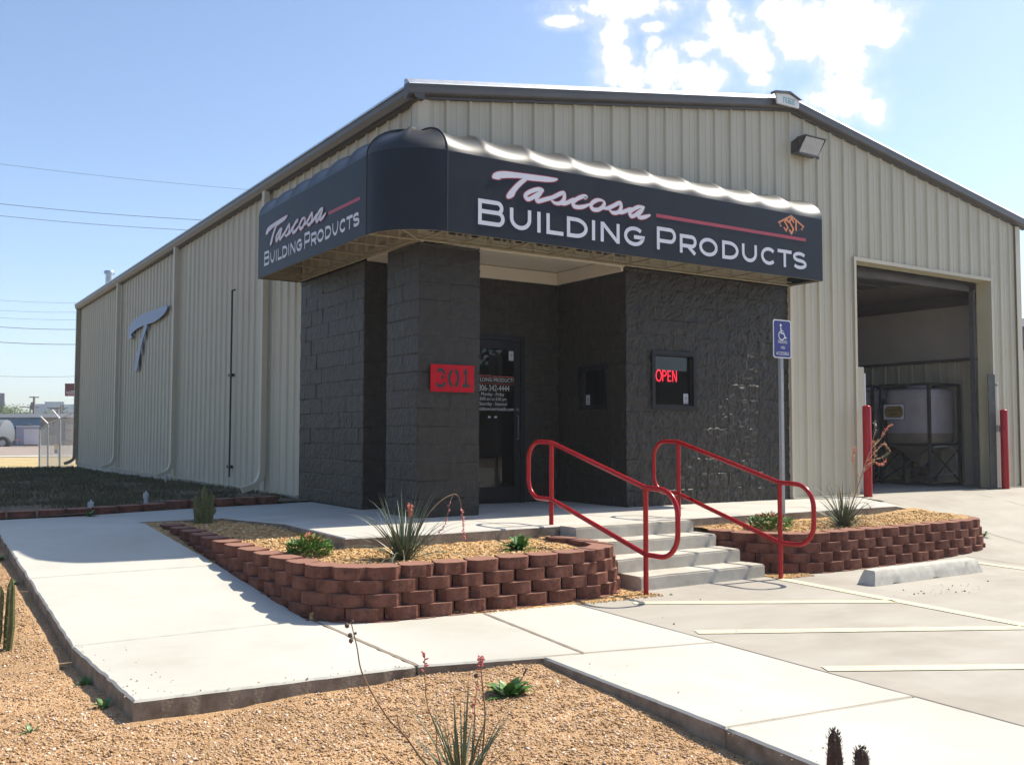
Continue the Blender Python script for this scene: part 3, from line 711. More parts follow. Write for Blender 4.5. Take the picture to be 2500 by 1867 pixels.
# interior: liner on the right wall, ribbed wainscot, girts, ceiling, frame
mb = MB(); mb.quad((WX-0.16, 0.05, 2.33), (WX-0.16, 21.9, 2.33), (WX-0.16, 21.9, 4.75), (WX-0.16, 0.05, 4.75)); mb.build('wall_liner', LINER, bld)
mb = MB(); ribbed(mb, 0.05, 21.9, 0.3, 0.0, 2.33, lambda s, d, z: (WX-0.12-d, s, z)); mb.build('wainscot', PANEL, bld)
mb = MB(); mb.box(WX-0.40, 0.06, 3.36, WX-0.165, 21.8, 3.54); mb.box(WX-0.40, 0.06, 3.98, WX-0.165, 21.8, 4.04); mb.box(WX-0.21, 0.06, 2.31, WX-0.165, 21.8, 2.36)
mb.build('wall_girt', mat('girt_brown', (0.075, 0.06, 0.055), rough=0.7), bld)
mb = MB()
mb.quad((0.06, 0.05, ZE-0.08), (0.06, 22, ZE-0.08), (WX/2, 22, ZR-0.08), (WX/2, 0.05, ZR-0.08)); mb.quad((WX/2, 0.05, ZR-0.08), (WX/2, 22, ZR-0.08), (WX-0.06, 22, ZE-0.08), (WX-0.06, 0.05, ZE-0.08)); mb.build('ceiling_liner', LINER, bld)
for y in (7.4, 14.8): mb = MB(); mb.box(WX-0.75, y, 0, WX-0.17, y+0.2, 4.4); mb.prism([(WX-0.75, y, 4.3), (WX/2, y, 5.1), (WX/2, y, 5.6), (WX-0.3, y, 4.64)], (0, 0.2, 0)); mb.build('frame', mat('girt_brown', (0.075, 0.06, 0.055)), bld)
mb = MB()
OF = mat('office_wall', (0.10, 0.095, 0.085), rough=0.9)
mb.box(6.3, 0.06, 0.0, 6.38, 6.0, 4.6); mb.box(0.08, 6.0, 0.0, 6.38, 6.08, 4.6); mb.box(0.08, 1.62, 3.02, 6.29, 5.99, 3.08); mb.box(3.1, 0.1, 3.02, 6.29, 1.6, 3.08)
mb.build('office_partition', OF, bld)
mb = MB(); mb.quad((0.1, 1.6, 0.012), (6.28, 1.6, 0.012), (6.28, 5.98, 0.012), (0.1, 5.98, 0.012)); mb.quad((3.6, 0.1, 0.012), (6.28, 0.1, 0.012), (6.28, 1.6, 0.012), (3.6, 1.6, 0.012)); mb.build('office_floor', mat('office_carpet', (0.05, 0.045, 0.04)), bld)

# ------------------------------------------------------------------ split-face block corner
def rock(p, seed):
    q = Vector(p); k = 1.25 if seed == 5 else 0.38
    return k*(0.008*mnoise.noise(q*9+Vector((seed, 0, 0)))+0.0095*mnoise.noise(q*22+Vector((0, seed, 0)))+0.008*mnoise.noise(q*48))
CH = 0.2035
SUBS = (0.0, 0.010, 0.040, 0.075, 0.110, 0.145, 0.175, 0.1935)
def block_panel(mb, org, u, nrm, length, height, seed, hole=None, ends=(None, None), z0=0.0):
    """split-face block wall face: real relief, sunk joints; ends: direction added at each end so corners close"""
    org = Vector(org); u = Vector(u); nrm = Vector(nrm)
    us = sorted({round(k*CH+s, 4) for k in range(int(length/CH)+1) for s in SUBS if k*CH+s < length-0.012} | {round(length, 4)})
    vs_ = sorted({round(k*CH+s, 4) for k in range(int(height/CH)+1) for s in SUBS if k*CH+s < height-0.012} | {round(height, 4)})
    V = []; F = []
    rows = int(height/CH)+1
    for j, zz in enumerate(vs_):
        c = int((zz+1e-6)/CH); fz = zz-c*CH
        for i, uu in enumerate(us):
            k = int((uu+1e-6)/CH); fu = uu-k*CH
            p = org+u*uu+Vector((0, 0, z0+zz))
            end = 0 if i == 0 else (1 if i == len(us)-1 else None)
            if end is not None and ends[end] is not None:
                h = rock(Vector((round(p.x, 1), round(p.y, 1), zz)), 3.3)
                jn = -0.006 if fz < 0.006 else 0.0
                V.append(p+(nrm+Vector(ends[end]))*(h+jn)); continue
            d = rock(p, seed)
            blk = (k+(c % 2))//2
            rr = random.Random(hash((seed, c, blk)) & 0xffffff)
            d += rr.uniform(-0.004, 0.006)
            tilt = rr.uniform(-0.03, 0.03)*(fz-CH/2); d += tilt
            if fz < 0.006 or ((k+c) % 2 == 0 and fu < 0.006): d -= (0.0045 if seed == 5 else 0.0033)
            V.append(p+nrm*d)
    n = len(us)
    for j in range(len(vs_)-1):
        for i in range(n-1):
            cu, cz = (us[i]+us[i+1])/2, (vs_[j]+vs_[j+1])/2+z0
            if hole and hole[0] < cu < hole[1] and hole[2] < cz < hole[3]: continue
            F.append((j*n+i, j*n+i+1, (j+1)*n+i+1, (j+1)*n+i))
    mb.add(V, F)
X_, Y_ = Vector((1, 0, 0)), Vector((0, 1, 0))
HH = 3.08
mb = MB()   # corner column
block_panel(mb, (0, 0, 0), X_, -Y_, 0.80, HH, 1, ends=(-X_, X_)); block_panel(mb, (0, 0.80, 0), -Y_, -X_, 0.80, HH, 2, ends=(Y_, -Y_))
block_panel(mb, (0.80, 0, 0), Y_, X_, 0.80, HH, 3, ends=(-Y_, Y_)); block_panel(mb, (0.80, 0.80, 0), -X_, Y_, 0.80, HH, 4, ends=(X_, -X_))
mb.build('block_column', BLOCKW, bld)
WIN = (3.47, 4.165, 1.30, 1.985)
mb = MB(); block_panel(mb, (3.0, 0, 0), X_, -Y_, CX-3.0, HH, 5, hole=(WIN[0]-3.0, WIN[1]-3.0, WIN[2], WIN[3]), ends=(-X_, None))
block_panel(mb, (3.0, 1.5, 0), -Y_, -X_, 1.5, HH, 6, hole=(1.5-0.94, 1.5-0.43, 1.30, 1.81), ends=(None, -Y_))
mb.build('block_wall', BLOCKW, bld)
mb = MB(); block_panel(mb, (0, CY, 0), -Y_, -X_, CY-1.45, HH+0.02, 7, ends=(None, -Y_), z0=-0.02); block_panel(mb, (0, 1.45, 0), X_, -Y_, 0.3, HH, 8, ends=(-X_, None))
mb.build('block_wall', BLOCKW, bld)
mb = MB(); block_panel(mb, (0.3, 1.5, 0), X_, -Y_, 2.7, HH, 9, hole=(1.37-0.3, 2.37-0.3, -0.1, 2.24)); mb.build('block_wall', BLOCKW, bld)
mb = MB(); mb.box(0.0, 0.0, 3.21, 3.0, 1.5, 3.235); mb.box(0.8, 1.452, 3.03, 2.985, 1.484, 3.20); mb.box(2.945, 0.03, 3.03, 2.982, 1.45, 3.20); mb.box(0.03, 0.0, 3.085, 0.06, 1.45, 3.2); mb.box(0.81, 0.01, 3.085, 2.99, 0.04, 3.2); mb.box(0.06, 1.452, 3.085, 0.8, 1.484, 3.2)
mb.build('porch_soffit', SOFFIT, bld)
# entrance door
def P_at(x0, y, z0): return lambda u, v, d: (x0+u, y-d, z0+v)
mb = MB()
fy = 1.44
mb.box(1.35, fy, 0.0, 1.41, fy+0.1, 2.27); mb.box(2.335, fy, 0.0, 2.40, fy+0.1, 2.27); mb.box(1.41, fy+0.001, 2.20, 2.335, fy+0.1, 2.269)
mb.box(1.415, fy+0.015, 0.01, 1.505, fy+0.06, 2.19); mb.box(2.24, fy+0.015, 0.01, 2.33, fy+0.06, 2.19); mb.box(1.505, fy+0.016, 0.01, 2.24, fy+0.059, 0.22); mb.box(1.505, fy+0.016, 2.08, 2.24, fy+0.059, 2.19)
door = mb.build('entry_door', DARKALU, bld)
GLASS = glass_mat('dark_glass')
mb = MB(); mb.quad((1.505, fy+0.04, 0.22), (2.24, fy+0.04, 0.22), (2.24, fy+0.04, 2.08), (1.505, fy+0.04, 2.08)); mb.build('door_glass', GLASS, door)
mb = MB(); mb.tube([(2.275, fy+0.012, 0.86), (2.275, fy-0.03, 0.86), (2.262, fy-0.05, 0.90), (2.255, fy-0.055, 1.02), (2.262, fy-0.05, 1.14), (2.275, fy-0.03, 1.18), (2.275, fy+0.012, 1.18)], 0.009, 8); mb.build('door_handle', TRK, door, smooth=40); mb = MB(); mb.tube([(2.285, fy+0.016, 1.26), (2.285, fy-0.004, 1.26)], 0.02, 10); mb.build('door_lock', TRK, door, smooth=40)
LT = mat('door_lettering', (0.62, 0.62, 0.60), rough=0.6); LTR = mat('door_lettering_red', (0.55, 0.10, 0.09), rough=0.6)
D = P_at(0, fy+0.036, 0)
def line(m_, s_, *q): mb = MB(); put_text(mb, s_, *q, D); mb.build('lettering', m_, door)
line(LT, 'BUILDING PRODUCTS', 1.607, 1.633, 0.64, 0.050); line(LT, '806-342-4444', 1.680, 1.508, 0.49, 0.080)
line(LT, 'Monday - Friday', 1.722, 1.428, 0.364, 0.062); line(LT, '8:00 am to 5:00 pm', 1.700, 1.367, 0.42, 0.056); line(LT, 'Saturday - Seasonal', 1.693, 1.300, 0.437, 0.060); line(LT, 'oldtownservicesllc.com', 1.69, 1.245, 0.55, 0.046)
line(LTR, 'of Contractors Providing Building Solutions', 1.60, 1.592, 0.645, 0.028); line(LTR, 'Tascosa', 1.62, 1.692, 0.26, 0.045)
mr = MB(); mr.quad(*[D(*q) for q in ((1.895, 1.698, 0), (2.247, 1.698, 0), (2.247, 1.708, 0), (1.895, 1.708, 0))]); mr.build('red_line', LTR, door)
for x0 in (1.83, 1.93): mb = MB(); mb.quad(*[D(*q) for q in ((x0, 1.145, 0), (x0+0.04, 1.145, 0), (x0+0.04, 1.170, 0), (x0, 1.170, 0))]); mb.build('decal', LT, door)
STK = mat('sticker_grey', (0.50, 0.51, 0.52), rough=0.6); STKD = mat('sticker_mark', (0.10, 0.10, 0.11), rough=0.6)
def sticker(parent, fn, w, h):
    mb = MB(); mb.quad(fn(0, 0, 0.002), fn(w, 0, 0.002), fn(w, h, 0.002), fn(0, h, 0.002)); s = mb.build('sticker', STK, parent)
    mk = MB(); put_ribbons(mk, [arc(w/2, h*0.55, w*0.22, w*0.22, 0, 360, 16)], w*0.12, fn, d0=0.003)
    for yy in (0.1, 0.2, 0.86): mk.quad(fn(w*0.15, h*yy, 0.003), fn(w*0.85, h*yy, 0.003), fn(w*0.85, h*(yy+0.04), 0.003), fn(w*0.15, h*(yy+0.04), 0.003))
    mk.build('sticker_print', STKD, parent)
sticker(door, P_at(2.160, fy+0.038, 1.93), 0.075, 0.13)
# windows
def window_frame(name, fn, w, h, fw, parent):
    mb = MB()
    def bx(u0, v0, u1, v1, d0, d1):
        P = [fn(u, v, d) for d in (d0, d1) for u, v in ((u0, v0), (u1, v0), (u1, v1), (u0, v1))]
        mb.add(P, [(0,3,2,1), (4,5,6,7), (0,1,5,4), (1,2,6,5), (2,3,7,6), (3,0,4,7)])
    bx(0, 0, fw, h, -0.08, 0.028); bx(w-fw, 0, w, h, -0.08, 0.028); bx(fw, 0.0005, w-fw, fw, -0.079, 0.027); bx(fw, h-fw, w-fw, h-0.0005, -0.079, 0.027)
    g = 0.016
    bx(fw, fw, fw+g, h-fw, -0.06, -0.02); bx(w-fw-g, fw, w-fw, h-fw, -0.06, -0.02); bx(fw+g, fw, w-fw-g, fw+g, -0.059, -0.021); bx(fw+g, h-fw-g, w-fw-g, h-fw, -0.059, -0.021)
    o = mb.build(name, DARKALU, parent)
    p = MB(); p.quad(*[fn(u, v, -0.04) for u, v in ((fw, fw), (w-fw, fw), (w-fw, h-fw), (fw, h-fw))]); p.build('pane', GLASS, o)
    return o
fnF = lambda u, v, d: (3.42+u, -d, 1.255+v)
w1 = window_frame('window', fnF, 0.79, 0.775, 0.055, bld); w1['label'] = 'window with the lit red word OPEN behind its glass'
sticker(w1, lambda u, v, d: fnF(0.605+u, 0.085+v, -0.04+d), 0.085, 0.135)
fnR = lambda u, v, d: (3.0-d, 0.98-u, 1.255+v)
w2 = window_frame('window', fnR, 0.59, 0.60, 0.055, bld); w2['label'] = 'small dark window on the side wall of the porch recess'
sticker(w2, lambda u, v, d: fnR(0.085+u, 0.07+v, -0.04+d), 0.085, 0.135)
# neon sign behind the front window
NEON = emit_mat('neon_red', (1.0, 0.03, 0.06), 2.2)
mb = MB(); fo = lambda u, v, d: (3.565+u*0.93, 0.075-d, 1.635+v)
H, W_ = 0.145, 0.105
put_ribbons(mb, [arc(0.06, H/2, 0.05, H/2, 0, 360, 24)], 0.017, fo)
put_ribbons(mb, [[(0.135, 0), (0.135, H)], [(0.135, H*0.95), (0.165, H*0.95)]+arc(0.165, H*0.72, 0.035, H*0.23, 85, -85, 8)+[(0.165, H*0.48), (0.135, H*0.48)]], 0.016, fo)
put_ribbons(mb, [[(0.235, H), (0.235, 0)], [(0.235, H*0.95), (0.295, H*0.95)], [(0.235, H*0.5), (0.285, H*0.5)], [(0.235, H*0.05), (0.295, H*0.05)]], 0.016, fo)
put_ribbons(mb, [[(0.325, 0), (0.325, H)], [(0.326, H), (0.395, 0)], [(0.396, 0), (0.396, H)]], 0.015, fo)
ob = thing('open_sign', (3.7, 0.085, 1.60), 'glowing red OPEN sign hanging behind the glass of the front window', 'neon sign')
mb.build('glowing_letters', NEON, ob)
mb = MB(); mb.box(3.55, 0.085, 1.615, 3.95, 0.10, 1.80); mb.build('backing', BLACKP, ob)
# ------------------------------------------------------------------ awning
AD, AZ0, AZ1, AZW = 0.645, 3.085, 3.96, 4.335
awn = thing('awning', (0, 0, 3.085), 'glossy black awning with scalloped top and white lettering wrapped round the building corner', 'awning')
def plan(s):
    """awning outline: s runs from the far end of the side face round the corner to the right end; returns point on the wall line and outward direction"""
    LS = 3.60; LA = math.pi/2*0.60; LF = 6.05
    if s < LS: return Vector((0, 3.60-s, 0)), Vector((-1, 0, 0))
    if s < LS+LA:
        a = (s-LS)/LA*math.pi/2
        return Vector((0, 0, 0)), Vector((-math.cos(a), -math.sin(a), 0))
    return Vector((s-LS-LA, 0, 0)), Vector((0, -1, 0))
LS, LA, LF = 3.60, math.pi/2*0.60, 6.05
cre = [0.0, 0.63, 1.25, 1.84, 2.45, 3.06, LS, LS+LA*0.5, LS+LA]+[LS+LA+x for x in (0.51, 1.13, 1.74, 2.345, 2.955, 3.57, 4.19, 4.80, 5.42, 6.05)]
ss = []
for a, b in zip(cre[:-1], cre[1:]): ss += [a+(b-a)*k/12 for k in range(12)]
ss.append(cre[-1])
def puff(s):
    for a, b in zip(cre[:-1], cre[1:]):
        if a <= s <= b+1e-6:
            t = (s-a)/(b-a); return (max(0.0, math.sin(math.pi*t)))**0.75
    return 0
NP = 18
vs = []; fs = []
def bez(t):
    a = t*math.pi/2; r = AD*math.cos(a)**0.92 if t < 1 else 0.006; z = AZ1+(AZW-AZ1)*math.sin(a)**1.05
    L = math.hypot(math.cos(a)/AD, math.sin(a)/(AZW-AZ1)); return r, z, math.cos(a)/AD/L, math.sin(a)/(AZW-AZ1)/L
for s in ss:
    o, d = plan(s); q = puff(s)
    for j in range(NP+1):
        t = j/NP; r, z, nr, nz = bez(t); bul = -0.042*q*math.sin(min(1, t*1.7)*math.pi/2)
        vs.append(o+d*(r+nr*bul)+Vector((0, 0, z+nz*bul)))
n = NP+1
for i in range(len(ss)-1):
    for j in range(NP): fs.append((i*n+j, (i+1)*n+j, (i+1)*n+j+1, i*n+j+1))
mb = MB(); mb.add(vs, fs); mb.build('canopy_top', VINYLTOP, awn, smooth=70)
mb = MB(); vs = []; fs = []
for s in ss:
    o, d = plan(s); vs += [o+d*AD+Vector((0, 0, AZ0)), o+d*AD+Vector((0, 0, AZ1+0.001)), o+d*(AD-0.006)+Vector((0, 0, AZ0)), o+d*(AD-0.006)+Vector((0, 0, AZ1))]
for i in range(len(ss)-1):
    a, b = 4*i, 4*i+4; fs += [(a, b, b+1, a+1), (a+2, a+3, b+3, b+2), (a, a+2, b+2, b)]
mb.add(vs, fs); mb.build('valance', VINYL, awn, smooth=30)
for x, side in ((6.05, 'F'), (3.60, 'S')):
    prof = [(AD-0.004, AZ0), (AD-0.004, AZ1)]+[(bez(k/NP)[0]-0.002, bez(k/NP)[1]) for k in range(1, NP)]+[(0.006, AZW), (0.006, AZ0)]
    poly = [(x-0.006, -r, z) for r, z in prof] if side == 'F' else [(-r, x-0.006, z) for r, z in prof]
    mb = MB(); mb.prism(poly, (0.005, 0, 0) if side == 'F' else (0, 0.005, 0)); mb.build('end_panel', VINYL, awn)
# welts where the corner panel is sewn on
for c in (LS, LS+LA):
    o, d = plan(c); mb = MB(); mb.tube([o+d*(AD+0.001)+Vector((0, 0, AZ0)), o+d*(AD+0.001)+Vector((0, 0, AZ1))]+[o+d*bez(k/NP)[0]+Vector((0, 0, bez(k/NP)[1]+0.002)) for k in range(1, NP+1)], 0.008, 6); mb.build('seam_welt', VINYLTOP, awn, smooth=60)
mb = MB(); mb.quad((-0.02, 3.585, AZ0+0.02), (-AD+0.02, 3.585, AZ0+0.02), (-AD+0.02, 3.585, AZ1), (-0.02, 3.585, AZ1)); mb.build('wall_standin', mat('standin_tan', (0.30, 0.27, 0.19), (0.33, 0.30, 0.21), 5), awn)  # tan sheet added in place of the lit wall seen past the end
# welded tube frame under the cloth
FR = mat('frame_tan', (0.33, 0.29, 0.20), (0.26, 0.225, 0.155), 12, rough=0.55)
mb = MB(); tr = 0.014
outer = [plan(s)[0]+plan(s)[1]*(AD-0.022)+Vector((0, 0, AZ0+0.014)) for s in ss[::3]+[ss[-1]]]
mb.tube(outer, tr, 6)
mb.tube([(-0.05, 3.59, AZ0+0.014), (-0.05, -0.05, AZ0+0.014), (6.04, -0.05, AZ0+0.014)], tr, 6); mb.tube([(-0.09, 3.59, AZ0+0.05), (-0.09, -0.09, AZ0+0.05), (6.04, -0.09, AZ0+0.05)], 0.008, 6)
for c in cre:
    o, d = plan(c); c0 = o+d*0.06
    mb.tube([c0+Vector((0, 0, AZ0+0.016)), o+d*(AD-0.03)+Vector((0, 0, AZ0+0.016))], 0.012, 6)
    mb.tube([o+d*(AD-0.03)+Vector((0, 0, AZ0+0.02)), o+d*(AD-0.03)+Vector((0, 0, AZ1-0.01))], 0.011, 6)
mb.build('tube_frame', FR, awn, smooth=40)
# lettering
fnA = lambda u, v, d: (u, -AD-0.003-d, v)
def aff(x, xa, xb, ya, yb): return ya+(x-xa)*(yb-ya)/(xb-xa)
fnS = lambda u, v, d: (-AD-0.003-d, aff(u, 0.56, 2.847, 3.27, 1.12), aff(v, 3.54, 3.865, 3.467, 3.765))
Lb = [('B', .382, .725, 1), ('U', .794, 1.081, 0), ('I', 1.161, 1.212, 0), ('L', 1.291, 1.53, 0), ('D', 1.58, 1.881, 0), ('I', 1.944, 1.994, 0), ('N', 2.076, 2.364, 0), ('G', 2.434, 2.757, 0),
      ('P', 2.957, 3.273, 1), ('R', 3.338, 3.624, 0), ('O', 3.672, 3.996, 0), ('D', 4.078, 4.376, 0), ('U', 4.442, 4.723, 0), ('C', 4.802, 5.10, 0), ('T', 5.127, 5.405, 0), ('S', 5.427, 5.709, 0)]
for word in (0, 1):
    mf = MB(); ms = MB()
    for i, (c, a, b, cap) in enumerate(Lb[word*8:word*8+8]):
        t = 0.046; put_ribbons(mf, glyph(c, b-a, 0.285 if cap else 0.238, t), t, fnA, a, 3.208)
        f2 = (lambda u, v, d: (-AD-0.003-d, aff(u, .382, 2.757, 3.33, 1.905), v)) if word == 0 else (lambda u, v, d: (-AD-0.003-d, aff(u, 2.957, 5.709, 1.825, 0.175), v))
        put_ribbons(ms, glyph(c, b-a, 0.195 if cap else 0.155, 0.034), 0.036, f2, a, 3.222)
    mf.build('block_lettering', LETTER, awn); ms.build('block_lettering', LETTER, awn)
TB= [(0.559, 3.76), (0.576, 3.791), (0.627, 3.82), (0.718, 3.84), (0.857, 3.848), (1.033, 3.855), (1.212, 3.862), (1.37, 3.865), (1.444, 3.863), (1.438, 3.845), (1.395, 3.823), (1.309, 3.806), (1.188, 3.796), (1.021, 3.786), (0.927, 3.793), (0.787, 3.776), (0.684, 3.757), (0.655, 3.752), (0.673, 3.742), (0.627, 3.734), (0.565, 3.739)]
TS= [(0.962, 3.792), (1.021, 3.786), (0.974, 3.742), (0.904, 3.673), (0.863, 3.618), (0.846, 3.581), (0.799, 3.548), (0.759, 3.54), (0.744, 3.562), (0.765, 3.604), (0.822, 3.671), (0.892, 3.74)]
SC= [[(1.248, 3.701), (1.2, 3.707), (1.116, 3.683), (1.033, 3.641), (0.998, 3.602), (1.027, 3.569), (1.081, 3.588), (1.164, 3.645), (1.242, 3.701)], [(1.248, 3.706), (1.2, 3.65), (1.152, 3.593), (1.167, 3.565), (1.212, 3.576), (1.297, 3.608), (1.37, 3.633), (1.456, 3.68), (1.518, 3.707), (1.538, 3.695), (1.533, 3.635), (1.475, 3.581), (1.401, 3.576), (1.352, 3.605)], [(1.475, 3.579), (1.555, 3.592), (1.643, 3.634), (1.706, 3.663)], [(1.827, 3.68), (1.857, 3.706), (1.808, 3.706), (1.719, 3.663), (1.666, 3.612), (1.683, 3.573), (1.757, 3.572), (1.833, 3.593), (1.91, 3.629)], [(2.106, 3.699), (2.027, 3.694), (1.952, 3.653), (1.926, 3.61), (1.962, 3.573), (2.04, 3.581), (2.106, 3.625), (2.127, 3.67), (2.106, 3.699)], [(2.079, 3.604), (2.172, 3.614), (2.251, 3.648), (2.345, 3.699), (2.378, 3.695), (2.38, 3.636), (2.331, 3.584), (2.254, 3.572), (2.198, 3.602)], [(2.331, 3.582), (2.412, 3.6), (2.501, 3.638), (2.563, 3.66)], [(2.736, 3.704), (2.659, 3.694), (2.569, 3.65), (2.518, 3.603), (2.54, 3.566), (2.595, 3.581), (2.673, 3.639), (2.732, 3.692)], [(2.75, 3.71), (2.701, 3.648), (2.652, 3.588), (2.683, 3.566), (2.756, 3.582), (2.847, 3.618)]]
P1= [(14.787, 3.368), (14.715, 3.469), (14.423, 3.537), (13.978, 3.593), (13.469, 3.623), (12.881, 3.624), (12.133, 3.6), (11.602, 3.602), (11.091, 3.588), (11.026, 3.55), (11.124, 3.483), (11.371, 3.414), (11.756, 3.368), (12.2, 3.342), (12.711, 3.346), (13.294, 3.356), (13.798, 3.344), (14.212, 3.312), (14.449, 3.267), (14.472, 3.234), (14.361, 3.201), (14.412, 3.17), (14.656, 3.172), (14.827, 3.222)]
P2= [(13.17, 3.35), (12.854, 3.343), (12.918, 3.26), (13.101, 3.141), (13.308, 2.989), (13.465, 2.808), (13.622, 2.613), (13.732, 2.437), (13.854, 2.363), (14.011, 2.371), (14.12, 2.412), (14.026, 2.523), (13.89, 2.723), (13.677, 2.903), (13.466, 3.081), (13.281, 3.224)]
def fat(poly, d):
    """outline pushed outwards by d"""
    P = [Vector(p) for p in poly]; n = len(P); A = sum(P[i].x*P[(i+1) % n].y-P[(i+1) % n].x*P[i].y for i in range(n)); sg = 1 if A > 0 else -1; out = []
    for i in range(n):
        d1 = (P[i]-P[i-1]).normalized(); d2 = (P[(i+1) % n]-P[i]).normalized()
        m_ = Vector((d1.y, -d1.x))+Vector((d2.y, -d2.x)); m_ = m_.normalized() if m_.length > 1e-6 else Vector((d1.y, -d1.x)); out.append(P[i]+m_*d*sg)
    return out
for fn in (fnA, fnS):
    mb = MB(); mr = MB()
    for k, P in enumerate((TB, TS)):
        S_ = catmull([(*p, 0) for p in P], 3, True)
        mb.add([fn(p.x, p.y, 0.004+0.0004*k) for p in S_], [tuple(range(len(S_)))]); F_ = fat([(p.x, p.y) for p in S_], 0.010)
        mr.add([fn(p.x, p.y, 0.0004*k) for p in F_], [tuple(range(len(F_)))])
    for i, st in enumerate(SC):
        c = catmull([(*p, 0) for p in st], 5); n = len(c); w = []
        for k in range(n):
            e = min(k, n-1-k)/(n*0.16); w.append(0.047*(0.45+0.55*min(1, e)))
        vs, fs = ribbon([(p.x, p.y) for p in c], w); mb.add([fn(p.x, p.y, 0.005+0.0004*i) for p in vs], fs)
        vs, fs = ribbon([(p.x, p.y) for p in c], [q+0.019 for q in w]); mr.add([fn(p.x, p.y, 0.001+0.0003*i) for p in vs], fs)
    mb.build('script_lettering', LETTER, awn); mr.build('script_outline', LETRED, awn)
mb = MB(); mb.quad(fnA(2.95, 3.607, 0), fnA(5.70, 3.607, 0), fnA(5.70, 3.65, 0), fnA(2.95, 3.65, 0)); mb.build('red_stripe', LETRED, awn)
mb = MB(); q = lambda y, z: (-AD-0.003, y, z); mb.quad(q(1.06, 3.50), q(0.16, 3.50), q(0.16, 3.54), q(1.06, 3.54)); mb.build('red_stripe', LETRED, awn)
# diamond emblem
fnE = lambda u, v, d: (5.407+u, -AD-0.003-d, 3.812+v)
mb = MB()
put_ribbons(mb, [[(-0.205, -0.055), (-0.245, 0.0), (0, 0.115), (0.245, 0.0), (0.205, -0.055)]], 0.024, fnE)
put_ribbons(mb, [[(-0.05, 0.015), (-0.09, 0.06), (-0.13, 0.02), (-0.07, -0.05), (-0.11, -0.10), (-0.15, -0.055)]], 0.026, fnE, d0=0.001)
put_ribbons(mb, [[(0.052, 0.03), (0.005, 0.085), (-0.04, 0.035), (0.04, -0.06), (0.0, -0.125), (-0.045, -0.075)]], 0.030, fnE, d0=0.002)
put_ribbons(mb, [[(0.095, 0.06), (0.095, -0.075)]], 0.030, fnE, d0=0.001)
mb.build('diamond_emblem', ORANGE, awn)
mb = MB(); put_ribbons(mb, [[(-0.28, 0), (0, 0.14), (0.28, 0), (0, -0.14)]], 0.007, fnE, closed=True); mb.build('emblem_border', EMBLINE, awn)

# ------------------------------------------------------------------ wall-hung things
# house number
o = thing('number_plaque', (0.42, -0.03, 1.405), 'bright red number plate reading 301 in black on the block column', 'house number')
mb = MB(); mb.box(0.137, -0.042, 1.405, 0.703, -0.034, 1.712); mb.build('plate', REDPLATE, o)
mb = MB(); fn = lambda u, v, d: (u, -0.0445-d, v)
h, t = 0.185, 0.036
put_ribbons(mb, [arc(0.262, 1.608, 0.048, 0.044, 150, -5, 10), arc(0.262, 1.515, 0.052, 0.048, 5, -160, 12), arc(0.262, 1.608, 0.048, 0.044, -30, -80, 4)], t, fn)
put_ribbons(mb, [arc(0.432, 1.562, 0.058, 0.092, 105, 255, 16), arc(0.432, 1.562, 0.058, 0.092, 75, -75, 16)], t, fn)
put_ribbons(mb, [[(0.565, 1.62), (0.592, 1.652), (0.592, 1.487)], [(0.545, 1.478), (0.642, 1.478)]], t, fn)
mb.build('stencil_digits', BLACKP, o)
# wall pack lamp
o = thing('wall_lamp', (6.38, 0, 5.16), 'dark bronze wall floodlight with a glass lens on the gable beside the awning', 'wall lamp')
mb = MB()
mb.prism([(6.14, -0.035, 5.06), (6.14, -0.035, 5.24), (6.14, -0.14, 5.28), (6.14, -0.15, 5.07)], (0.46, 0, 0))
mb.prism([(6.16, -0.15, 5.075), (6.16, -0.14, 5.28), (6.16, -0.29, 5.285), (6.16, -0.29, 5.265)], (0.014, 0, 0)); mb.prism([(6.586, -0.15, 5.075), (6.586, -0.14, 5.28), (6.586, -0.29, 5.285), (6.586, -0.29, 5.265)], (0.014, 0, 0))
mb.box(6.15, -0.30, 5.281, 6.61, -0.13, 5.295); mb.box(6.15, -0.165, 5.045, 6.61, -0.145, 5.068); mb.box(6.56, -0.17, 5.02, 6.60, -0.15, 5.05)
mb.build('housing', BRONZE, o)
LENS = mat('lens_glass', (0.36, 0.38, 0.40), (0.28, 0.30, 0.32), 30, rough=0.12, bump=0.2, bscale=60, bdist=0.004, spec=0.7, coat=0.6)
mb = MB(); mb.prism([(6.176, -0.155, 5.07), (6.176, -0.285, 5.275), (6.176, -0.155, 5.275)], (0.408, 0, 0)); mb.build('lens', LENS, o)
# maker's plate on the ridge
o = thing('ridge_sign', (5.9, -0.2, 5.69), 'small white gable-shaped plate with teal letters at the roof ridge', 'sign')
mb = MB(); g = [(5.685, 5.695), (6.135, 5.70), (6.145, 5.815), (5.93, 5.872), (5.655, 5.83)]
mb.prism([(x, -0.165, z) for x, z in g], (0, -0.03, 0)); mb.build('plate', WHITEP, o)
mb = MB(); mb.prism([(5.62, -0.22, 5.825), (5.655, -0.22, 5.832), (5.93, -0.22, 5.876), (6.15, -0.22, 5.818), (6.18, -0.22, 5.823), (5.93, -0.22, 5.908), (5.62, -0.22, 5.862)], (0, 0.10, 0)); mb.build('cap', BRONZE, o)
TEAL = mat('teal_letter', (0.05, 0.33, 0.38)); mb = MB(); fn = lambda u, v, d: (u, -0.1985-d, v); put_text(mb, 'SBS', 5.83, 5.725, 0.21, 0.055, fn)
put_ribbons(mb, [[(5.80, 5.715), (5.80, 5.80), (6.06, 5.80)]], 0.010, fn); mb.build('lettering', TEAL, o)
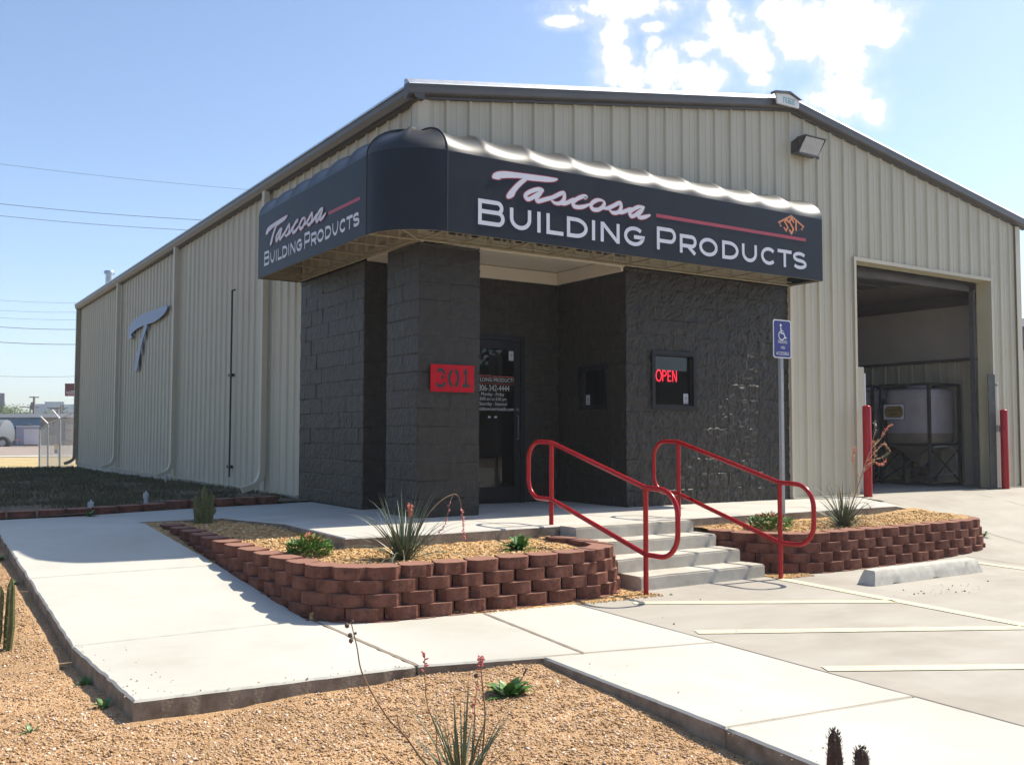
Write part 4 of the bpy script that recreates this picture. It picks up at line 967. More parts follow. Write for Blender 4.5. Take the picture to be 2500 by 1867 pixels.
# metal letter T on the side wall
TM = mat('brushed_aluminium', (0.175, 0.22, 0.345), (0.155, 0.20, 0.315), 6, rough=0.45, metal=0.4)
o = thing('wall_letter', (-0.07, 13, 2.363), 'large brushed metal script letter T mounted on the side wall', 'wall sign')
mb = MB()
S1 = catmull([(-0.075, y, z) for y, z in P1], 3, True); mb.prism(S1, (-0.022, 0, 0)); S2 = catmull([(-0.078, y, z) for y, z in P2], 3, True); mb.prism(S2, (-0.016, 0, 0))
mb.build('letter', TM, o)
for y, z in ((14.3, 3.45), (12.6, 3.47), (11.6, 3.48), (13.4, 2.75)): mb = MB(); mb.tube([(-0.02, y, z), (-0.08, y, z)], 0.02, 8); mb.build('standoff', GALVPOST, o)
# dark rod clipped to the side wall
o = thing('wall_rod', (-0.06, 6.66, 0.2), 'thin black steel rod clipped upright against the side wall', 'rod')
mb = MB(); mb.tube([(-0.075, 6.65, 0.2), (-0.075, 6.66, 3.35)], 0.016, 8); mb.tube([(-0.075, 6.66, 3.345), (-0.035, 6.62, 3.36)], 0.014, 6); mb.build('rod', BLACKP, o, smooth=40)
for z in (1.91, 0.37):
    mb = MB(); mb.box(-0.10, 6.58, z-0.025, -0.035, 6.74, z+0.025, 0.006); mb.build('clip', BLACKP, o)
# roof vent beyond the eave
p = pix(267, 672, 27.2)
o = thing('roof_vent', (p.x, p.y, p.z-0.25), 'small round metal vent standing on the roof far along the left eave', 'vent')
mb = MB(); mb.lathe((p.x, p.y, p.z-0.3), [(0.10, 0), (0.10, 0.34), (0.145, 0.34), (0.145, 0.40), (0.13, 0.42)], 16); mb.build('pipe', GALV, o, smooth=40)
# ------------------------------------------------------------------ railings, posts, signs on the ground
def rail(x, tilt, label):
    o = thing('handrail', (x, -2.85, -0.51), label, 'handrail', 'red handrails of the entrance steps')
    r = 0.0235
    yt, yb = -1.39, -2.86
    up = [(x, yt, 0.845), (x, -1.17, 0.85)]+[(x, -1.17+0.20*math.sin(a), 0.65+0.20*math.cos(a)) for a in [math.radians(k) for k in range(10, 91, 10)]]+[(x, -0.97, 0.46)]+[(x, -1.17+0.20*math.cos(a), 0.46-0.20*math.sin(a)) for a in [math.radians(k) for k in range(10, 91, 10)]]+[(x, yt, 0.26)]
    dn = [(x, yb, 0.45), (x, -3.06, 0.445)]+[(x, -3.06-0.22*math.sin(a), 0.225+0.22*math.cos(a)) for a in [math.radians(k) for k in range(10, 91, 10)]]+[(x, -3.28, 0.07)]+[(x, -3.06-0.22*math.cos(a), 0.07-0.22*math.sin(a)) for a in [math.radians(k) for k in range(10, 91, 10)]]+[(x, yb, -0.15)]
    mb = MB(); mb.tube(up, r, 10); mb.build('end_loop', REDP, o, smooth=60)
    mb = MB(); mb.tube(dn, r, 10); mb.build('end_loop', REDP, o, smooth=60)
    mb = MB(); mb.tube([(x, yt, 0.845), (x, yb, 0.45)], r, 10); mb.build('top_rail', REDP, o, smooth=60)
    mb = MB(); mb.tube([(x, yt, 0.26), (x, yb, -0.15)], r, 10); mb.build('lower_rail', REDP, o, smooth=60)
    mb = MB(); mb.tube([(x, yt, 0.845), (x, yt, -0.16)], r, 10); mb.build('post', REDP, o, smooth=60)
    mb = MB(); mb.tube([(x, yb, 0.45), (x, yb, -0.56)], r, 10); mb.build('post', REDP, o, smooth=60)
rail(0.83, 0, 'red tube handrail left of the entrance steps, beside the planter with the weed')
rail(2.60, 0, 'red tube handrail right of the entrance steps, beside the blue sign post')

# accessible parking sign
o = thing('parking_sign', (3.965, -1.70, -0.14), 'blue accessible parking sign on a galvanized post in the right planter', 'sign')
mb = MB(); mb.box(3.944, -1.715, -0.25, 3.992, -1.672, 2.28, 0.004)
mb.build('post', GALVPOST, o)
def rrect(x0, z0, x1, z1, r, n=5):
    return arc(x1-r, z1-r, r, r, 0, 90, n)+arc(x0+r, z1-r, r, r, 90, 180, n)+arc(x0+r, z0+r, r, r, 180, 270, n)+arc(x1-r, z0+r, r, r, 270, 360, n)
mb = MB(); mb.prism([(x, -1.718, z) for x, z in rrect(3.812, 1.838, 4.122, 2.294, 0.035)], (0, -0.004, 0)); pl = mb.build('sign_plate', WHITEP, o)
fs_ = lambda u, v, d: (u, -1.7235-d, v)
mb = MB(); q = rrect(3.824, 1.850, 4.110, 2.282, 0.028); mb.add([fs_(x, z, 0) for x, z in q], [tuple(range(len(q)))]); mb.build('sign_face', SIGNBLUE, pl)
mb = MB(); fs2 = lambda u, v, d: fs_(u, v, 0.0015+d)
put_ribbons(mb, [[(3.940, 2.205), (3.948, 2.135), (3.992, 2.133), (4.020, 2.078), (4.040, 2.085)]], 0.016, fs2)
put_ribbons(mb, [[(3.944, 2.163), (3.985, 2.162)]], 0.010, fs2, d0=0.001)
put_ribbons(mb, [arc(3.955, 2.108, 0.052, 0.052, 118, 340, 20)], 0.012, fs2, d0=0.0015)
mb.build('sign_symbol', WHITEP, pl); mb = MB()
h_ = arc(3.941, 2.228, 0.017, 0.017, 0, 360, 14)[:-1]; mb.add([fs2(x, z, 0) for x, z in h_], [tuple(range(len(h_)))])
mb.build('sign_symbol', WHITEP, pl)
for s_, *q in (('PARKING', 3.892, 2.012, 0.156, 0.040), ('VAN', 3.937, 1.945, 0.072, 0.038), ('ACCESSIBLE', 3.858, 1.875, 0.222, 0.038)): mb = MB(); put_text(mb, s_, *q, fs2); mb.build('sign_print', WHITEP, pl)

# bollards
def bollard(x, y, h, label):
    o = thing('bollard', (x, y, 0), label, 'bollard', 'red bollards at the garage opening')
    mb = MB(); mb.lathe((x, y, -0.05), [(0.064, 0), (0.064, h+0.03), (0.060, h+0.042), (0.045, h+0.052), (0.02, h+0.06)], 28); mb.build('pipe', REDP, o, smooth=40)
bollard(7.50, -0.25, 1.365, 'red steel bollard left of the garage opening'); bollard(11.37, -0.16, 1.365, 'red steel bollard right of the garage opening')
# wheel stop
bm = bmesh.new(); n = 36; rows = []
sec = [(-0.10, 0.0), (-0.085, 0.06), (-0.066, 0.125), (-0.052, 0.138), (0.052, 0.138), (0.066, 0.125), (0.085, 0.06), (0.10, 0.0)]
for i in range(n+1):
    x = 2.99+1.80*i/n; row = []
    ins = 0.03 if i in (0, n) else 0
    for y, z in sec:
        p = Vector((x+(0.055*z/0.138 if i == 0 else (-0.055*z/0.138 if i == n else 0)), -3.57+y, z))
        w = mnoise.noise(p*14); e = mnoise.noise(p*5+Vector((9, 0, 0)))
        p.y += 0.004*w; p.z += 0.003*e*(1 if z > 0.02 else 0)
        if z < 0.01 and y < 0 and e > 0.5: p.y += 0.012; p.z += 0.008
        row.append(bm.verts.new((p.x, p.y, PK+p.z+0.001)))
    rows.append(row)
for i in range(n):
    for k in range(len(sec)-1): bm.faces.new((rows[i][k], rows[i+1][k], rows[i+1][k+1], rows[i][k+1]))
bm.faces.new(rows[0]); bm.faces.new(rows[-1][::-1])
mb = MB(); mb.bm(bm)
STOPC = mat('stop_concrete', (0.44, 0.415, 0.355), (0.54, 0.515, 0.45), 14, rough=0.9, bump=0.7, bscale=90, bdist=0.005, c3=(0.30, 0.28, 0.25), scale3=6, amt3=0.5)
o = recentre(mb.build('wheel_stop', STOPC, smooth=35), (3.89, -3.57, PK)); tag(o, 'weathered concrete wheel stop lying on the parking bay in front of the right planter', 'wheel stop')

# ------------------------------------------------------------------ planters of stacked block
def polyline_at(P, s):
    for i in range(len(P)-1):
        L = (P[i+1]-P[i]).length
        if s <= L or i == len(P)-2: return P[i]+(P[i+1]-P[i])*(s/L), (P[i+1]-P[i]).normalized()
        s -= L
def wall_block(w, d, h, seed):
    """one split-face wall block: bulged rough front, tapered sides; local x along the wall, y outwards"""
    rng = random.Random(seed); bm = bmesh.new()
    nx, nz = 16, 5; outl = []
    for i in range(nx+1):
        t = -1+2*i/nx; outl.append((t*w/2*(0.998 if abs(t) < 0.99 else 0.99), 0.012*(1-t*t)+0.012-(0.050*(abs(t)-0.62)/0.38 if abs(t) > 0.62 else 0)))
    lay = []
    for k in range(nz+1):
        z = h*k/nz; row = []
        for (x, y) in outl:
            q = Vector((x*1.0+seed*3.1, z, seed)); e = 0.007*mnoise.noise(Vector((q.x*18, q.y, q.z*9)))+0.005*mnoise.noise(q*42)
            row.append(bm.verts.new((x, y+e, z-(0.003 if k == nz else 0)+0.003*mnoise.noise(q*8)*(k == nz))))
        row.append(bm.verts.new((w*0.36, -d, z))); row.append(bm.verts.new((-w*0.36, -d, z))); lay.append(row)
    n = len(lay[0])
    for k in range(nz):
        for i in range(n): bm.faces.new((lay[k][i], lay[k][(i+1) % n], lay[k+1][(i+1) % n], lay[k+1][i]))
    bm.faces.new(lay[-1]); bm.faces.new(lay[0][::-1])
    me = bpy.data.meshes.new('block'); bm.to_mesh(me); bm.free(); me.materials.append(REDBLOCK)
    me.polygons.foreach_set('use_smooth', [True]*len(me.polygons)); me.set_sharp_from_angle(angle=math.radians(38)); return me
BLKS = [wall_block(0.292, 0.19, 0.0985, k) for k in range(1, 9)]
def planter(name, path, top, label, group, ground, seed, courses=5, batter=0.019, z_of=None):
    P = [Vector((x, y, 0)) for x, y in path]
    L = sum((P[i+1]-P[i]).length for i in range(len(P)-1))
    o = thing(name, (P[len(P)//2].x, P[len(P)//2].y, -0.5), label, 'retaining wall', group)
    rng = random.Random(seed); cnt = 0
    for c in range(courses):
        n = int(L/0.303); off = (L-n*0.303)/2+(0 if c % 2 == 0 else 0.1515)
        for k in range(n+(0 if c % 2 == 0 else -1)):
            s = off+0.1515+k*0.303
            p, t = polyline_at(P, s); nrm = Vector((t.y, -t.x, 0))
            pa, _ = polyline_at(P, max(0, s-0.14)); pb, _ = polyline_at(P, min(L-1e-4, s+0.14)); t = (pb-pa).normalized(); nrm = Vector((t.y, -t.x, 0))
            z = (top if z_of is None else z_of(p.y))-0.1*(c+1)
            p2 = p+nrm*(batter*c-0.03)
            if z+0.1 < ground(p2.x+nrm.x*0.06, p2.y+nrm.y*0.06)-0.005: continue
            b = bpy.data.objects.new('block', BLKS[rng.randrange(len(BLKS))]); COL.objects.link(b); b.parent = o
            b.location = (p2.x-o.location.x, p2.y-o.location.y, z-o.location.z+rng.uniform(-0.002, 0.002))
            b.rotation_euler = (0, 0, math.atan2(nrm.y, nrm.x)-math.pi/2+rng.uniform(-0.035, 0.035)+(0))
            cnt += 1
    return o, cnt
def bedground(x, y):
    if x < -2.0: return walk_z(y)-0.03
    return -0.52
left_path = catmull([(-2.52, 1.20, 0), (-2.45, 0.4, 0), (-2.36, -0.8, 0), (-2.24, -1.8, 0), (-2.13, -2.36, 0), (-1.83, -2.69, 0), (-1.3, -2.765, 0), (-0.6, -2.775, 0), (0.10, -2.78, 0), (0.52, -2.68, 0), (0.80, -2.44, 0), (0.87, -2.10, 0), (0.80, -1.74, 0), (0.70, -1.52, 0)], 5)
zl = lambda y: -0.09+0.075*min(1, max(0, (y+2.0)/3.2))
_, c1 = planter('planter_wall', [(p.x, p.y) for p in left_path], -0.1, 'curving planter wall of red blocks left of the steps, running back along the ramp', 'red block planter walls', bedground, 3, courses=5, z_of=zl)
right_path = catmull([(2.54, -1.72, 0), (2.60, -2.12, 0), (2.84, -2.55, 0), (3.34, -2.775, 0), (4.2, -2.78, 0), (5.2, -2.775, 0), (6.1, -2.745, 0), (6.50, -2.62, 0), (6.76, -2.32, 0), (6.84, -1.98, 0), (6.78, -1.70, 0)], 5)
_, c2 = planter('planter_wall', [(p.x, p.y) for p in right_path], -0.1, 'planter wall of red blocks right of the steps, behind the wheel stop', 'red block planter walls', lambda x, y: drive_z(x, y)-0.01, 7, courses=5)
print('blocks', c1, c2)
# bed fill
def bed(name, path, close, zf):
    from mathutils.geometry import tessellate_polygon
    pts = [Vector((p.x, p.y, 0)) for p in path]
    out = [] 
    for i, p in enumerate(pts):
        a, b = pts[max(0, i-1)], pts[min(len(pts)-1, i+1)]; t = (b-a).normalized(); out.append(p-Vector((t.y, -t.x, 0))*0.13)
    poly = [(p.x, p.y) for p in out]+close
    def inside(x, y):
        c = False; j = len(poly)-1
        for i in range(len(poly)):
            (xi, yi), (xj, yj) = poly[i], poly[j]
            if (yi > y) != (yj > y) and x < (xj-xi)*(y-yi)/(yj-yi)+xi: c = not c
            j = i
        return c
    xs_ = [p[0] for p in poly]; ys_ = [p[1] for p in poly]
    return struct(sheet(name, CHIPS, frange(min(xs_), max(xs_), int((max(xs_)-min(xs_))/0.05)), frange(min(ys_), max(ys_), int((max(ys_)-min(ys_))/0.05)), zf, inside))
def bedz(x, y): return -0.135+0.012*mnoise.noise(Vector((x*5, y*5, 0)))+0.008*mnoise.noise(Vector((x*17, y*17, 0)))
bedl = lambda x, y: bedz(x, y)+0.07*sstep(-1.6, 1.0, y)+0.03*sstep(-1.9, -1.4, y)
bed('planter_bed', left_path, [(0.9, -1.40), (-1.36, -1.36), (-1.34, 0.3), (-1.70, 1.30), (-2.44, 1.28)], bedl)
bedr = lambda x, y: bedz(x, y)+0.04*sstep(-2.0, -1.6, y)+0.05*sstep(5.6, 6.6, x)
bed('planter_bed', right_path, [(6.55, -1.52), (2.56, -1.45)], bedr)
def foot_z(x, y): return -0.506+0.065*sstep(0.3, 2.0, -x)*sstep(-2.98, -2.6, y+0.28*max(0, -x-0.9))
# strip of chips between the blocks and the paving
mb = MB(); 
for (x0, y0, x1, y1, z) in ((-2.19, -2.42, -1.2, -2.2, -0.515),): pass
o = slab_prism('block_footing_chips', CHIPS, [(-2.18, -2.41), (-0.885, -2.85), (0.0, -2.92), (0.9, -2.95), (0.93, -2.3), (0.2, -2.3), (-0.9, -2.3), (-2.0, -2.3)], foot_z, 0.12); struct(o)
o = slab_prism('block_footing_chips', CHIPS, [(-2.40, -0.75), (-2.19, -2.40), (-1.9, -2.40), (-2.1, -0.75)], lambda x, y: walk_z(y)-0.02, 0.1); struct(o)
o = slab_prism('block_footing_chips', CHIPS, [(-2.70, 1.26), (-2.40, -0.75), (-2.1, -0.75), (-2.2, 1.26)], lambda x, y: walk_z(y)-0.02, 0.1); struct(o)
o = slab_prism('block_footing_chips', CHIPS, [(2.58, -2.86), (2.9, -2.9), (3.0, -2.7), (2.6, -2.5)], lambda x, y: -0.503, 0.05); struct(o)
# lawn edging of short blocks
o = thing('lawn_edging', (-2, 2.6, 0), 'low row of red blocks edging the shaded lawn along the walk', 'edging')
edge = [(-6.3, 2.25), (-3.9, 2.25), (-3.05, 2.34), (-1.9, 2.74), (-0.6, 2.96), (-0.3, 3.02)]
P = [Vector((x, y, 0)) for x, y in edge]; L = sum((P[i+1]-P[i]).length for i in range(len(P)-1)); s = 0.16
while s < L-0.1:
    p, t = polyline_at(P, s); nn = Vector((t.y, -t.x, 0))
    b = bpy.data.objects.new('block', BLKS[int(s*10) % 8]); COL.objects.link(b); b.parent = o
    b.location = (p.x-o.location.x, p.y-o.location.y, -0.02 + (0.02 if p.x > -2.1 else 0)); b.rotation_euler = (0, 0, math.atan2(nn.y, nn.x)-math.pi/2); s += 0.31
# ------------------------------------------------------------------ plants
def blade(mb, base, az, el, length, width, droop, rng, seg=7):
    """arching channelled leaf"""
    p = Vector(base); d = Vector((math.cos(az)*math.cos(el), math.sin(az)*math.cos(el), math.sin(el))); side = Vector((-math.sin(az), math.cos(az), 0)); up = side.cross(d)*-1
    vs = []; fs = []; st = length/seg
    for i in range(seg+1):
        t = i/seg; w = width*(0.75+0.5*t if t < 0.25 else (1.0-(t-0.25)/0.75)**0.8+0.02)*0.5
        nrm = d.cross(side).normalized()
        vs += [p-side*w+nrm*w*-0.5, p, p+side*w+nrm*w*-0.5]
        if i < seg: fs += [(3*i, 3*i+1, 3*i+4, 3*i+3), (3*i+1, 3*i+2, 3*i+5, 3*i+4)]
        d = (d+Vector((0, 0, -droop*st*(0.4+1.2*t)))).normalized(); p = p+d*st
    mb.add(vs, fs)
def yucca(name, base, label, n, L, seed, el=(25, 86), width=0.016, droop=3.0):
    rng = random.Random(seed); o = thing(name, base, label, 'yucca', 'red yuccas')
    mb = MB(); mo = MB()
    for i in range(n):
        e = math.radians(rng.uniform(*el)); a = rng.uniform(0, 2*math.pi); l = L*rng.uniform(0.6, 1.1)
        blade(mb, (base[0]+0.06*math.cos(a)*rng.random(), base[1]+0.06*math.sin(a)*rng.random(), base[2]-0.01), a, e, l, width*rng.uniform(0.8, 1.2), droop*rng.uniform(0.4, 1.3)*(1.1-0.6*math.sin(e)), rng)
    mb.build('leaves', YUCCA, o, smooth=50); return o
def floret(mb, p, d, L, r, rng):
    d = Vector(d).normalized(); mb.tube([p, Vector(p)+d*L*0.3, Vector(p)+d*L*0.75, Vector(p)+d*L], [r*0.35, r, r*0.9, r*0.5], 5)
def stalk(o, pts, r0, fl=None, flm=None, frm=0.5, n=20, L=0.03, rad=0.005, seed=1, name='flower_stalk', sm=None, spread=0.9, pods=None):
    rng = random.Random(seed); c = catmull(pts, 6); k = len(c)
    mb = MB(); mb.tube(c, [r0*(1-0.6*i/(k-1)) for i in range(k)], 6); s = mb.build(name, sm or STALK, o, smooth=60)
    if flm:
        mf = MB()
        for i in range(n):
            t = frm+(1-frm)*(i+rng.random())/n; j = min(k-2, int(t*(k-1))); p = c[j]+(c[j+1]-c[j])*rng.random(); tt = (c[j+1]-c[j]).normalized()
            a = rng.uniform(0, 6.28); q = tt.orthogonal().normalized(); q = (q*math.cos(a)+tt.cross(q)*math.sin(a)); floret(mf, p, q*spread+tt*0.5+Vector((0, 0, -0.1)), L*rng.uniform(0.6, 1.2), rad, rng)
        mf.build('flowers', flm, s, smooth=60)
    return s
# planter yucca left of the steps
b = (-1.21, -2.08, -0.135)
o = yucca('red_yucca', b, 'spiky red yucca with one short coral spike, in front of the block column', 110, 0.62, 11)
stalk(o, [(-1.19, -2.08, -0.1), (-1.17, -2.1, 0.15), (-1.16, -2.1, 0.33)], 0.006, True, CORAL, 0.66, 26, 0.03, 0.006, 2)
stalk(o, [(-1.15, -2.07, -0.1), (-1.03, -2.1, 0.18), (-0.88, -2.1, 0.335), (-0.74, -2.1, 0.40), (-0.68, -2.1, 0.37), (-0.65, -2.1, 0.25), (-0.635, -2.1, 0.1), (-0.62, -2.1, 0.0)], 0.006, True, PINK, 0.68, 40, 0.024, 0.005, 3)
stalk(o, [(-0.74, -2.1, 0.40), (-0.77, -2.1, 0.33), (-0.80, -2.1, 0.2), (-0.83, -2.1, 0.12), (-0.89, -2.1, 0.07)], 0.004, True, PINK, 0.2, 26, 0.02, 0.004, 4)
# planter yucca right of the steps
b = (4.45, -2.18, -0.135)
o = yucca('red_yucca', b, 'spiky red yucca with a tall tangled coral flower stalk in the right planter', 95, 0.62, 12, el=(20, 80))
main = [(4.47, -2.18, -0.1), (4.58, -2.2, 0.12), (4.72, -2.2, 0.36), (4.86, -2.2, 0.62), (4.98, -2.2, 0.78), (5.10, -2.2, 0.88)]
BRW = mat('stalk_orange', (0.40, 0.20, 0.10), (0.50, 0.28, 0.15), 40, rough=0.8)
stalk(o, main, 0.009, sm=BRW)
for i, (pts, m_, fr) in enumerate([([(5.02, -2.2, 0.80), (5.16, -2.2, 0.90), (5.24, -2.2, 0.99), (5.35, -2.2, 1.06)], CORAL, 0.35), ([(4.95, -2.2, 0.75), (5.0, -2.2, 0.9), (5.04, -2.2, 0.99), (5.03, -2.2, 1.09)], YUCCA, 0.4),
        ([(4.84, -2.2, 0.60), (5.0, -2.22, 0.72), (5.16, -2.22, 0.82), (5.22, -2.22, 0.80), (5.3, -2.22, 0.72)], BRW, 0.2), ([(4.80, -2.2, 0.50), (4.96, -2.15, 0.58), (5.08, -2.15, 0.6), (5.2, -2.15, 0.57), (5.3, -2.15, 0.62)], CORAL, 0.55),
        ([(4.78, -2.2, 0.47), (4.92, -2.25, 0.62), (4.96, -2.25, 0.78), (4.93, -2.25, 0.86)], BRW, 0.2), ([(4.74, -2.2, 0.40), (4.62, -2.2, 0.6), (4.66, -2.2, 0.78)], CORAL, 0.5), ([(4.86, -2.2, 0.62), (5.1, -2.25, 0.66), (5.2, -2.25, 0.72)], YUCCA, 0.3)]):
    stalk(o, pts, 0.005, True, m_, fr, 34, 0.026, 0.005, 20+i, sm=BRW)
stalk(o, [(4.42, -2.18, -0.1), (4.36, -2.2, 0.12), (4.32, -2.2, 0.32), (4.27, -2.2, 0.37), (4.16, -2.2, 0.36), (4.12, -2.2, 0.27)], 0.004, True, BRW, 0.7, 10, 0.012, 0.003, 31, sm=BRW)
stalk(o, [(4.50, -2.18, -0.1), (4.66, -2.2, 0.10), (4.85, -2.2, 0.12), (4.98, -2.2, 0.0), (5.0, -2.2, -0.09)], 0.004, True, PINK, 0.5, 22, 0.02, 0.004, 32)
# foreground yucca with seed heads
b = (-2.78, -5.78, -0.60)
o = yucca('red_yucca', b, 'wiry foreground yucca with pink buds and dark seed pods standing in the gravel', 46, 0.42, 13, el=(45, 88), width=0.013, droop=1.6)
mb = MB()
s = stalk(o, [(-2.85, -5.78, -0.58), (-2.95, -5.76, -0.50), (-3.05, -5.75, -0.362), (-3.138, -5.75, -0.266), (-3.248, -5.75, -0.082), (-3.279, -5.75, 0.045), (-3.307, -5.75, 0.150)], 0.0055)
for (x, z) in ((-3.325, 0.136), (-3.300, 0.150), (-3.310, 0.094), (-3.286, 0.100), (-3.306, 0.071)): mb.ball((x, -5.752, z), 0.0105 if z not in (0.15, 0.1) else 0.006, 8, 6, (1, 1, 1.05))
mb.build('seed_pods', SEED, s, smooth=60)
stalk(o, [(-3.04, -5.75, -0.375), (-3.07, -5.74, -0.33), (-3.085, -5.74, -0.27)], 0.004)
stalk(o, [(-2.86, -5.78, -0.58), (-2.893, -5.75, -0.45), (-2.896, -5.75, -0.365), (-2.942, -5.75, -0.246), (-2.955, -5.75, -0.127), (-2.956, -5.75, -0.02)], 0.004, True, PINK, 0.86, 12, 0.02, 0.0042, 41)
stalk(o, [(-2.70, -5.78, -0.60), (-2.665, -5.75, -0.557), (-2.645, -5.75, -0.349), (-2.655, -5.75, -0.24), (-2.667, -5.75, -0.131), (-2.67, -5.75, -0.075)], 0.0052, True, PINK, 0.82, 15, 0.022, 0.0045, 42)
s = stalk(o, [(-2.74, -5.78, -0.60), (-2.70, -5.75, -0.42), (-2.70, -5.75, -0.30), (-2.682, -5.75, -0.16)], 0.004, True, PINK, 0.6, 8, 0.02, 0.0042, 43)
mb = MB(); mb.ball((-2.695, -5.752, -0.155), 0.011, 8, 6); mb.build('seed_pods', SEED, s, smooth=60)

def leafy(name, base, label, cat, m, rx, rz_, n, leaf, seed, top=None, stems=9, flat=False, group=None):
    """low shrub: stems with many small folded leaves"""
    rng = random.Random(seed); o = thing(name, base, label, cat, group); mb = MB(); ms = MB(); mt = MB()
    for i in range(stems):
        a = rng.uniform(0, 6.28); r = rx*math.sqrt(rng.random()); h = rz_*(1-0.45*(r/rx)**2)*rng.uniform(0.75, 1.1)
        ms.tube([base, (base[0]+r*0.5*math.cos(a), base[1]+r*0.5*math.sin(a), base[2]+h*0.6), (base[0]+r*math.cos(a), base[1]+r*math.sin(a), base[2]+h)], [0.005, 0.004, 0.002], 5)
    for i in range(n):
        a = rng.uniform(0, 6.28); r = rx*math.sqrt(rng.random()); h = rz_*(1-0.5*(r/rx)**2)*(rng.random()**0.6)
        p = Vector((base[0]+r*math.cos(a), base[1]+r*math.sin(a), base[2]+h)); a2 = a+rng.uniform(-1.2, 1.2); e = rng.uniform(-0.2, 1.0); L = leaf*rng.uniform(0.6, 1.2); w = L*0.42
        d = Vector((math.cos(a2)*math.cos(e), math.sin(a2)*math.cos(e), math.sin(e))); sd_ = Vector((-math.sin(a2), math.cos(a2), rng.uniform(-0.4, 0.4))); u = d.cross(sd_).normalized()
        (mt if (top and h > rz_*0.72 and rng.random() < 0.55) else mb).add([p, p+d*L*0.45+sd_*w*0.5+u*0.15*w, p+d*L, p+d*L*0.45-sd_*w*0.5+u*0.15*w, p+d*L*0.5], [(0, 1, 4), (1, 2, 4), (2, 3, 4), (3, 0, 4)])
    ms.build('stems', STALK, o); mb.build('leaves', m, o)
    if top: mt.build('flowers', top, o)
    return o
leafy('shrub', (-1.84, -1.52, -0.13), 'low glossy green shrub with rusty tips in the left planter near the slab corner', 'shrub', LEAFG, 0.19, 0.18, 900, 0.055, 5, RUSTLEAF, group='planter shrubs')
leafy('shrub', (3.38, -2.03, -0.13), 'low bright green shrub with rusty tips at the foot of the blue sign post', 'shrub', LEAFG, 0.22, 0.18, 900, 0.055, 6, RUSTLEAF, group='planter shrubs')
def weed(name, base, label, n, L, seed, w=0.4, el=(5, 80), group=None):
    rng = random.Random(seed); o = thing(name, base, label, 'weed', group); mb = MB()
    for i in range(n):
        a = rng.uniform(0, 6.28); e = math.radians(rng.uniform(*el)); l = L*rng.uniform(0.5, 1.1)
        d = Vector((math.cos(a)*math.cos(e), math.sin(a)*math.cos(e), math.sin(e))); sd_ = Vector((-math.sin(a), math.cos(a), 0)); u = d.cross(sd_).normalized()*-1
        p = Vector(base)+Vector((rng.uniform(-1, 1)*L*0.12, rng.uniform(-1, 1)*L*0.12, 0)); k = 5; vs = []; fs = []
        for j in range(k+1):
            t = j/k; ww = l*w*0.5*math.sin(math.pi*min(0.97, 0.12+0.86*t))*(1+0.25*math.sin(j*2.6+i)); q = p+d*l*t+Vector((0, 0, -0.35*l*t*t))
            vs += [q-sd_*ww+Vector((0, 0, 0.12*ww)), q, q+sd_*ww+Vector((0, 0, 0.12*ww))]
            if j < k: fs += [(3*j, 3*j+1, 3*j+4, 3*j+3), (3*j+1, 3*j+2, 3*j+5, 3*j+4)]
        mb.add(vs, fs)
    mb.build('leaves', WEEDG, o, smooth=50); return o
weed('weed', (-0.02, -2.07, -0.14), 'leafy green weed in the left planter close to the steps', 120, 0.24, 3, 0.17, el=(2, 75), group='leafy weeds')
weed('weed', (-1.925, -4.83, -0.585), 'broad-leaved green weed growing in the foreground gravel', 60, 0.205, 4, 0.28, el=(2, 70), group='leafy weeds')
mbk = [o for o in COL.objects if o.name.startswith('weed') and o.parent is None][-1]
mb = MB(); mb.tube([(-1.88, -4.83, -0.57), (-1.85, -4.83, -0.50), (-1.80, -4.83, -0.44)], [0.003, 0.003, 0.002], 5); mb.tube([(-1.82, -4.83, -0.46), (-1.795, -4.83, -0.425)], [0.006, 0.005], 6); mb.tube([(-1.98, -4.83, -0.57), (-1.985, -4.83, -0.46)], [0.003, 0.002], 5); mb.build('dry_stem', SEED, mbk)
for i, (x, y, n, L, lab) in enumerate([(-3.87, -3.02, 26, 0.10, 'green weed leaning over the left edge of the walk, largest of the weeds along it'), (-3.87, -3.62, 14, 0.10, 'thin weed at the near left corner of the walk'), (-3.92, -2.45, 8, 0.08, 'small weed at the left edge of the walk behind the largest one'),
        (-4.03, -0.55, 22, 0.09, 'dust-covered weed in the gravel beside the ramp near its shaded part'), (-4.28, -3.9, 12, 0.07, 'small flat weed alone in the lower left gravel'), (-4.5, -4.35, 6, 0.06, 'tiny weed in the gravel at the left edge of the view'), (-4.06, 0.25, 20, 0.09, 'weed under the shaded left edge of the ramp')]):
    weed('weed', (x, y, gravel_z(x, y)-0.005), lab, n, L, 60+i, 0.3, (5, 70), group='small weeds along the walk')
weed('weed', (7.0, -2.35, drive_z(7.0, -2.35)), 'dry weed tuft at the right end of the right planter wall', 26, 0.16, 81, 0.12, (5, 60))
weed('weed', (1.02, -2.98, -0.51), 'tiny weed beside the foot of the left handrail', 8, 0.05, 82, 0.3, (5, 60))
weed('weed', (-3.0, 2.18, 0.0), 'dark shaded weed spilling over the lawn edging', 26, 0.13, 83, 0.25, (5, 70))

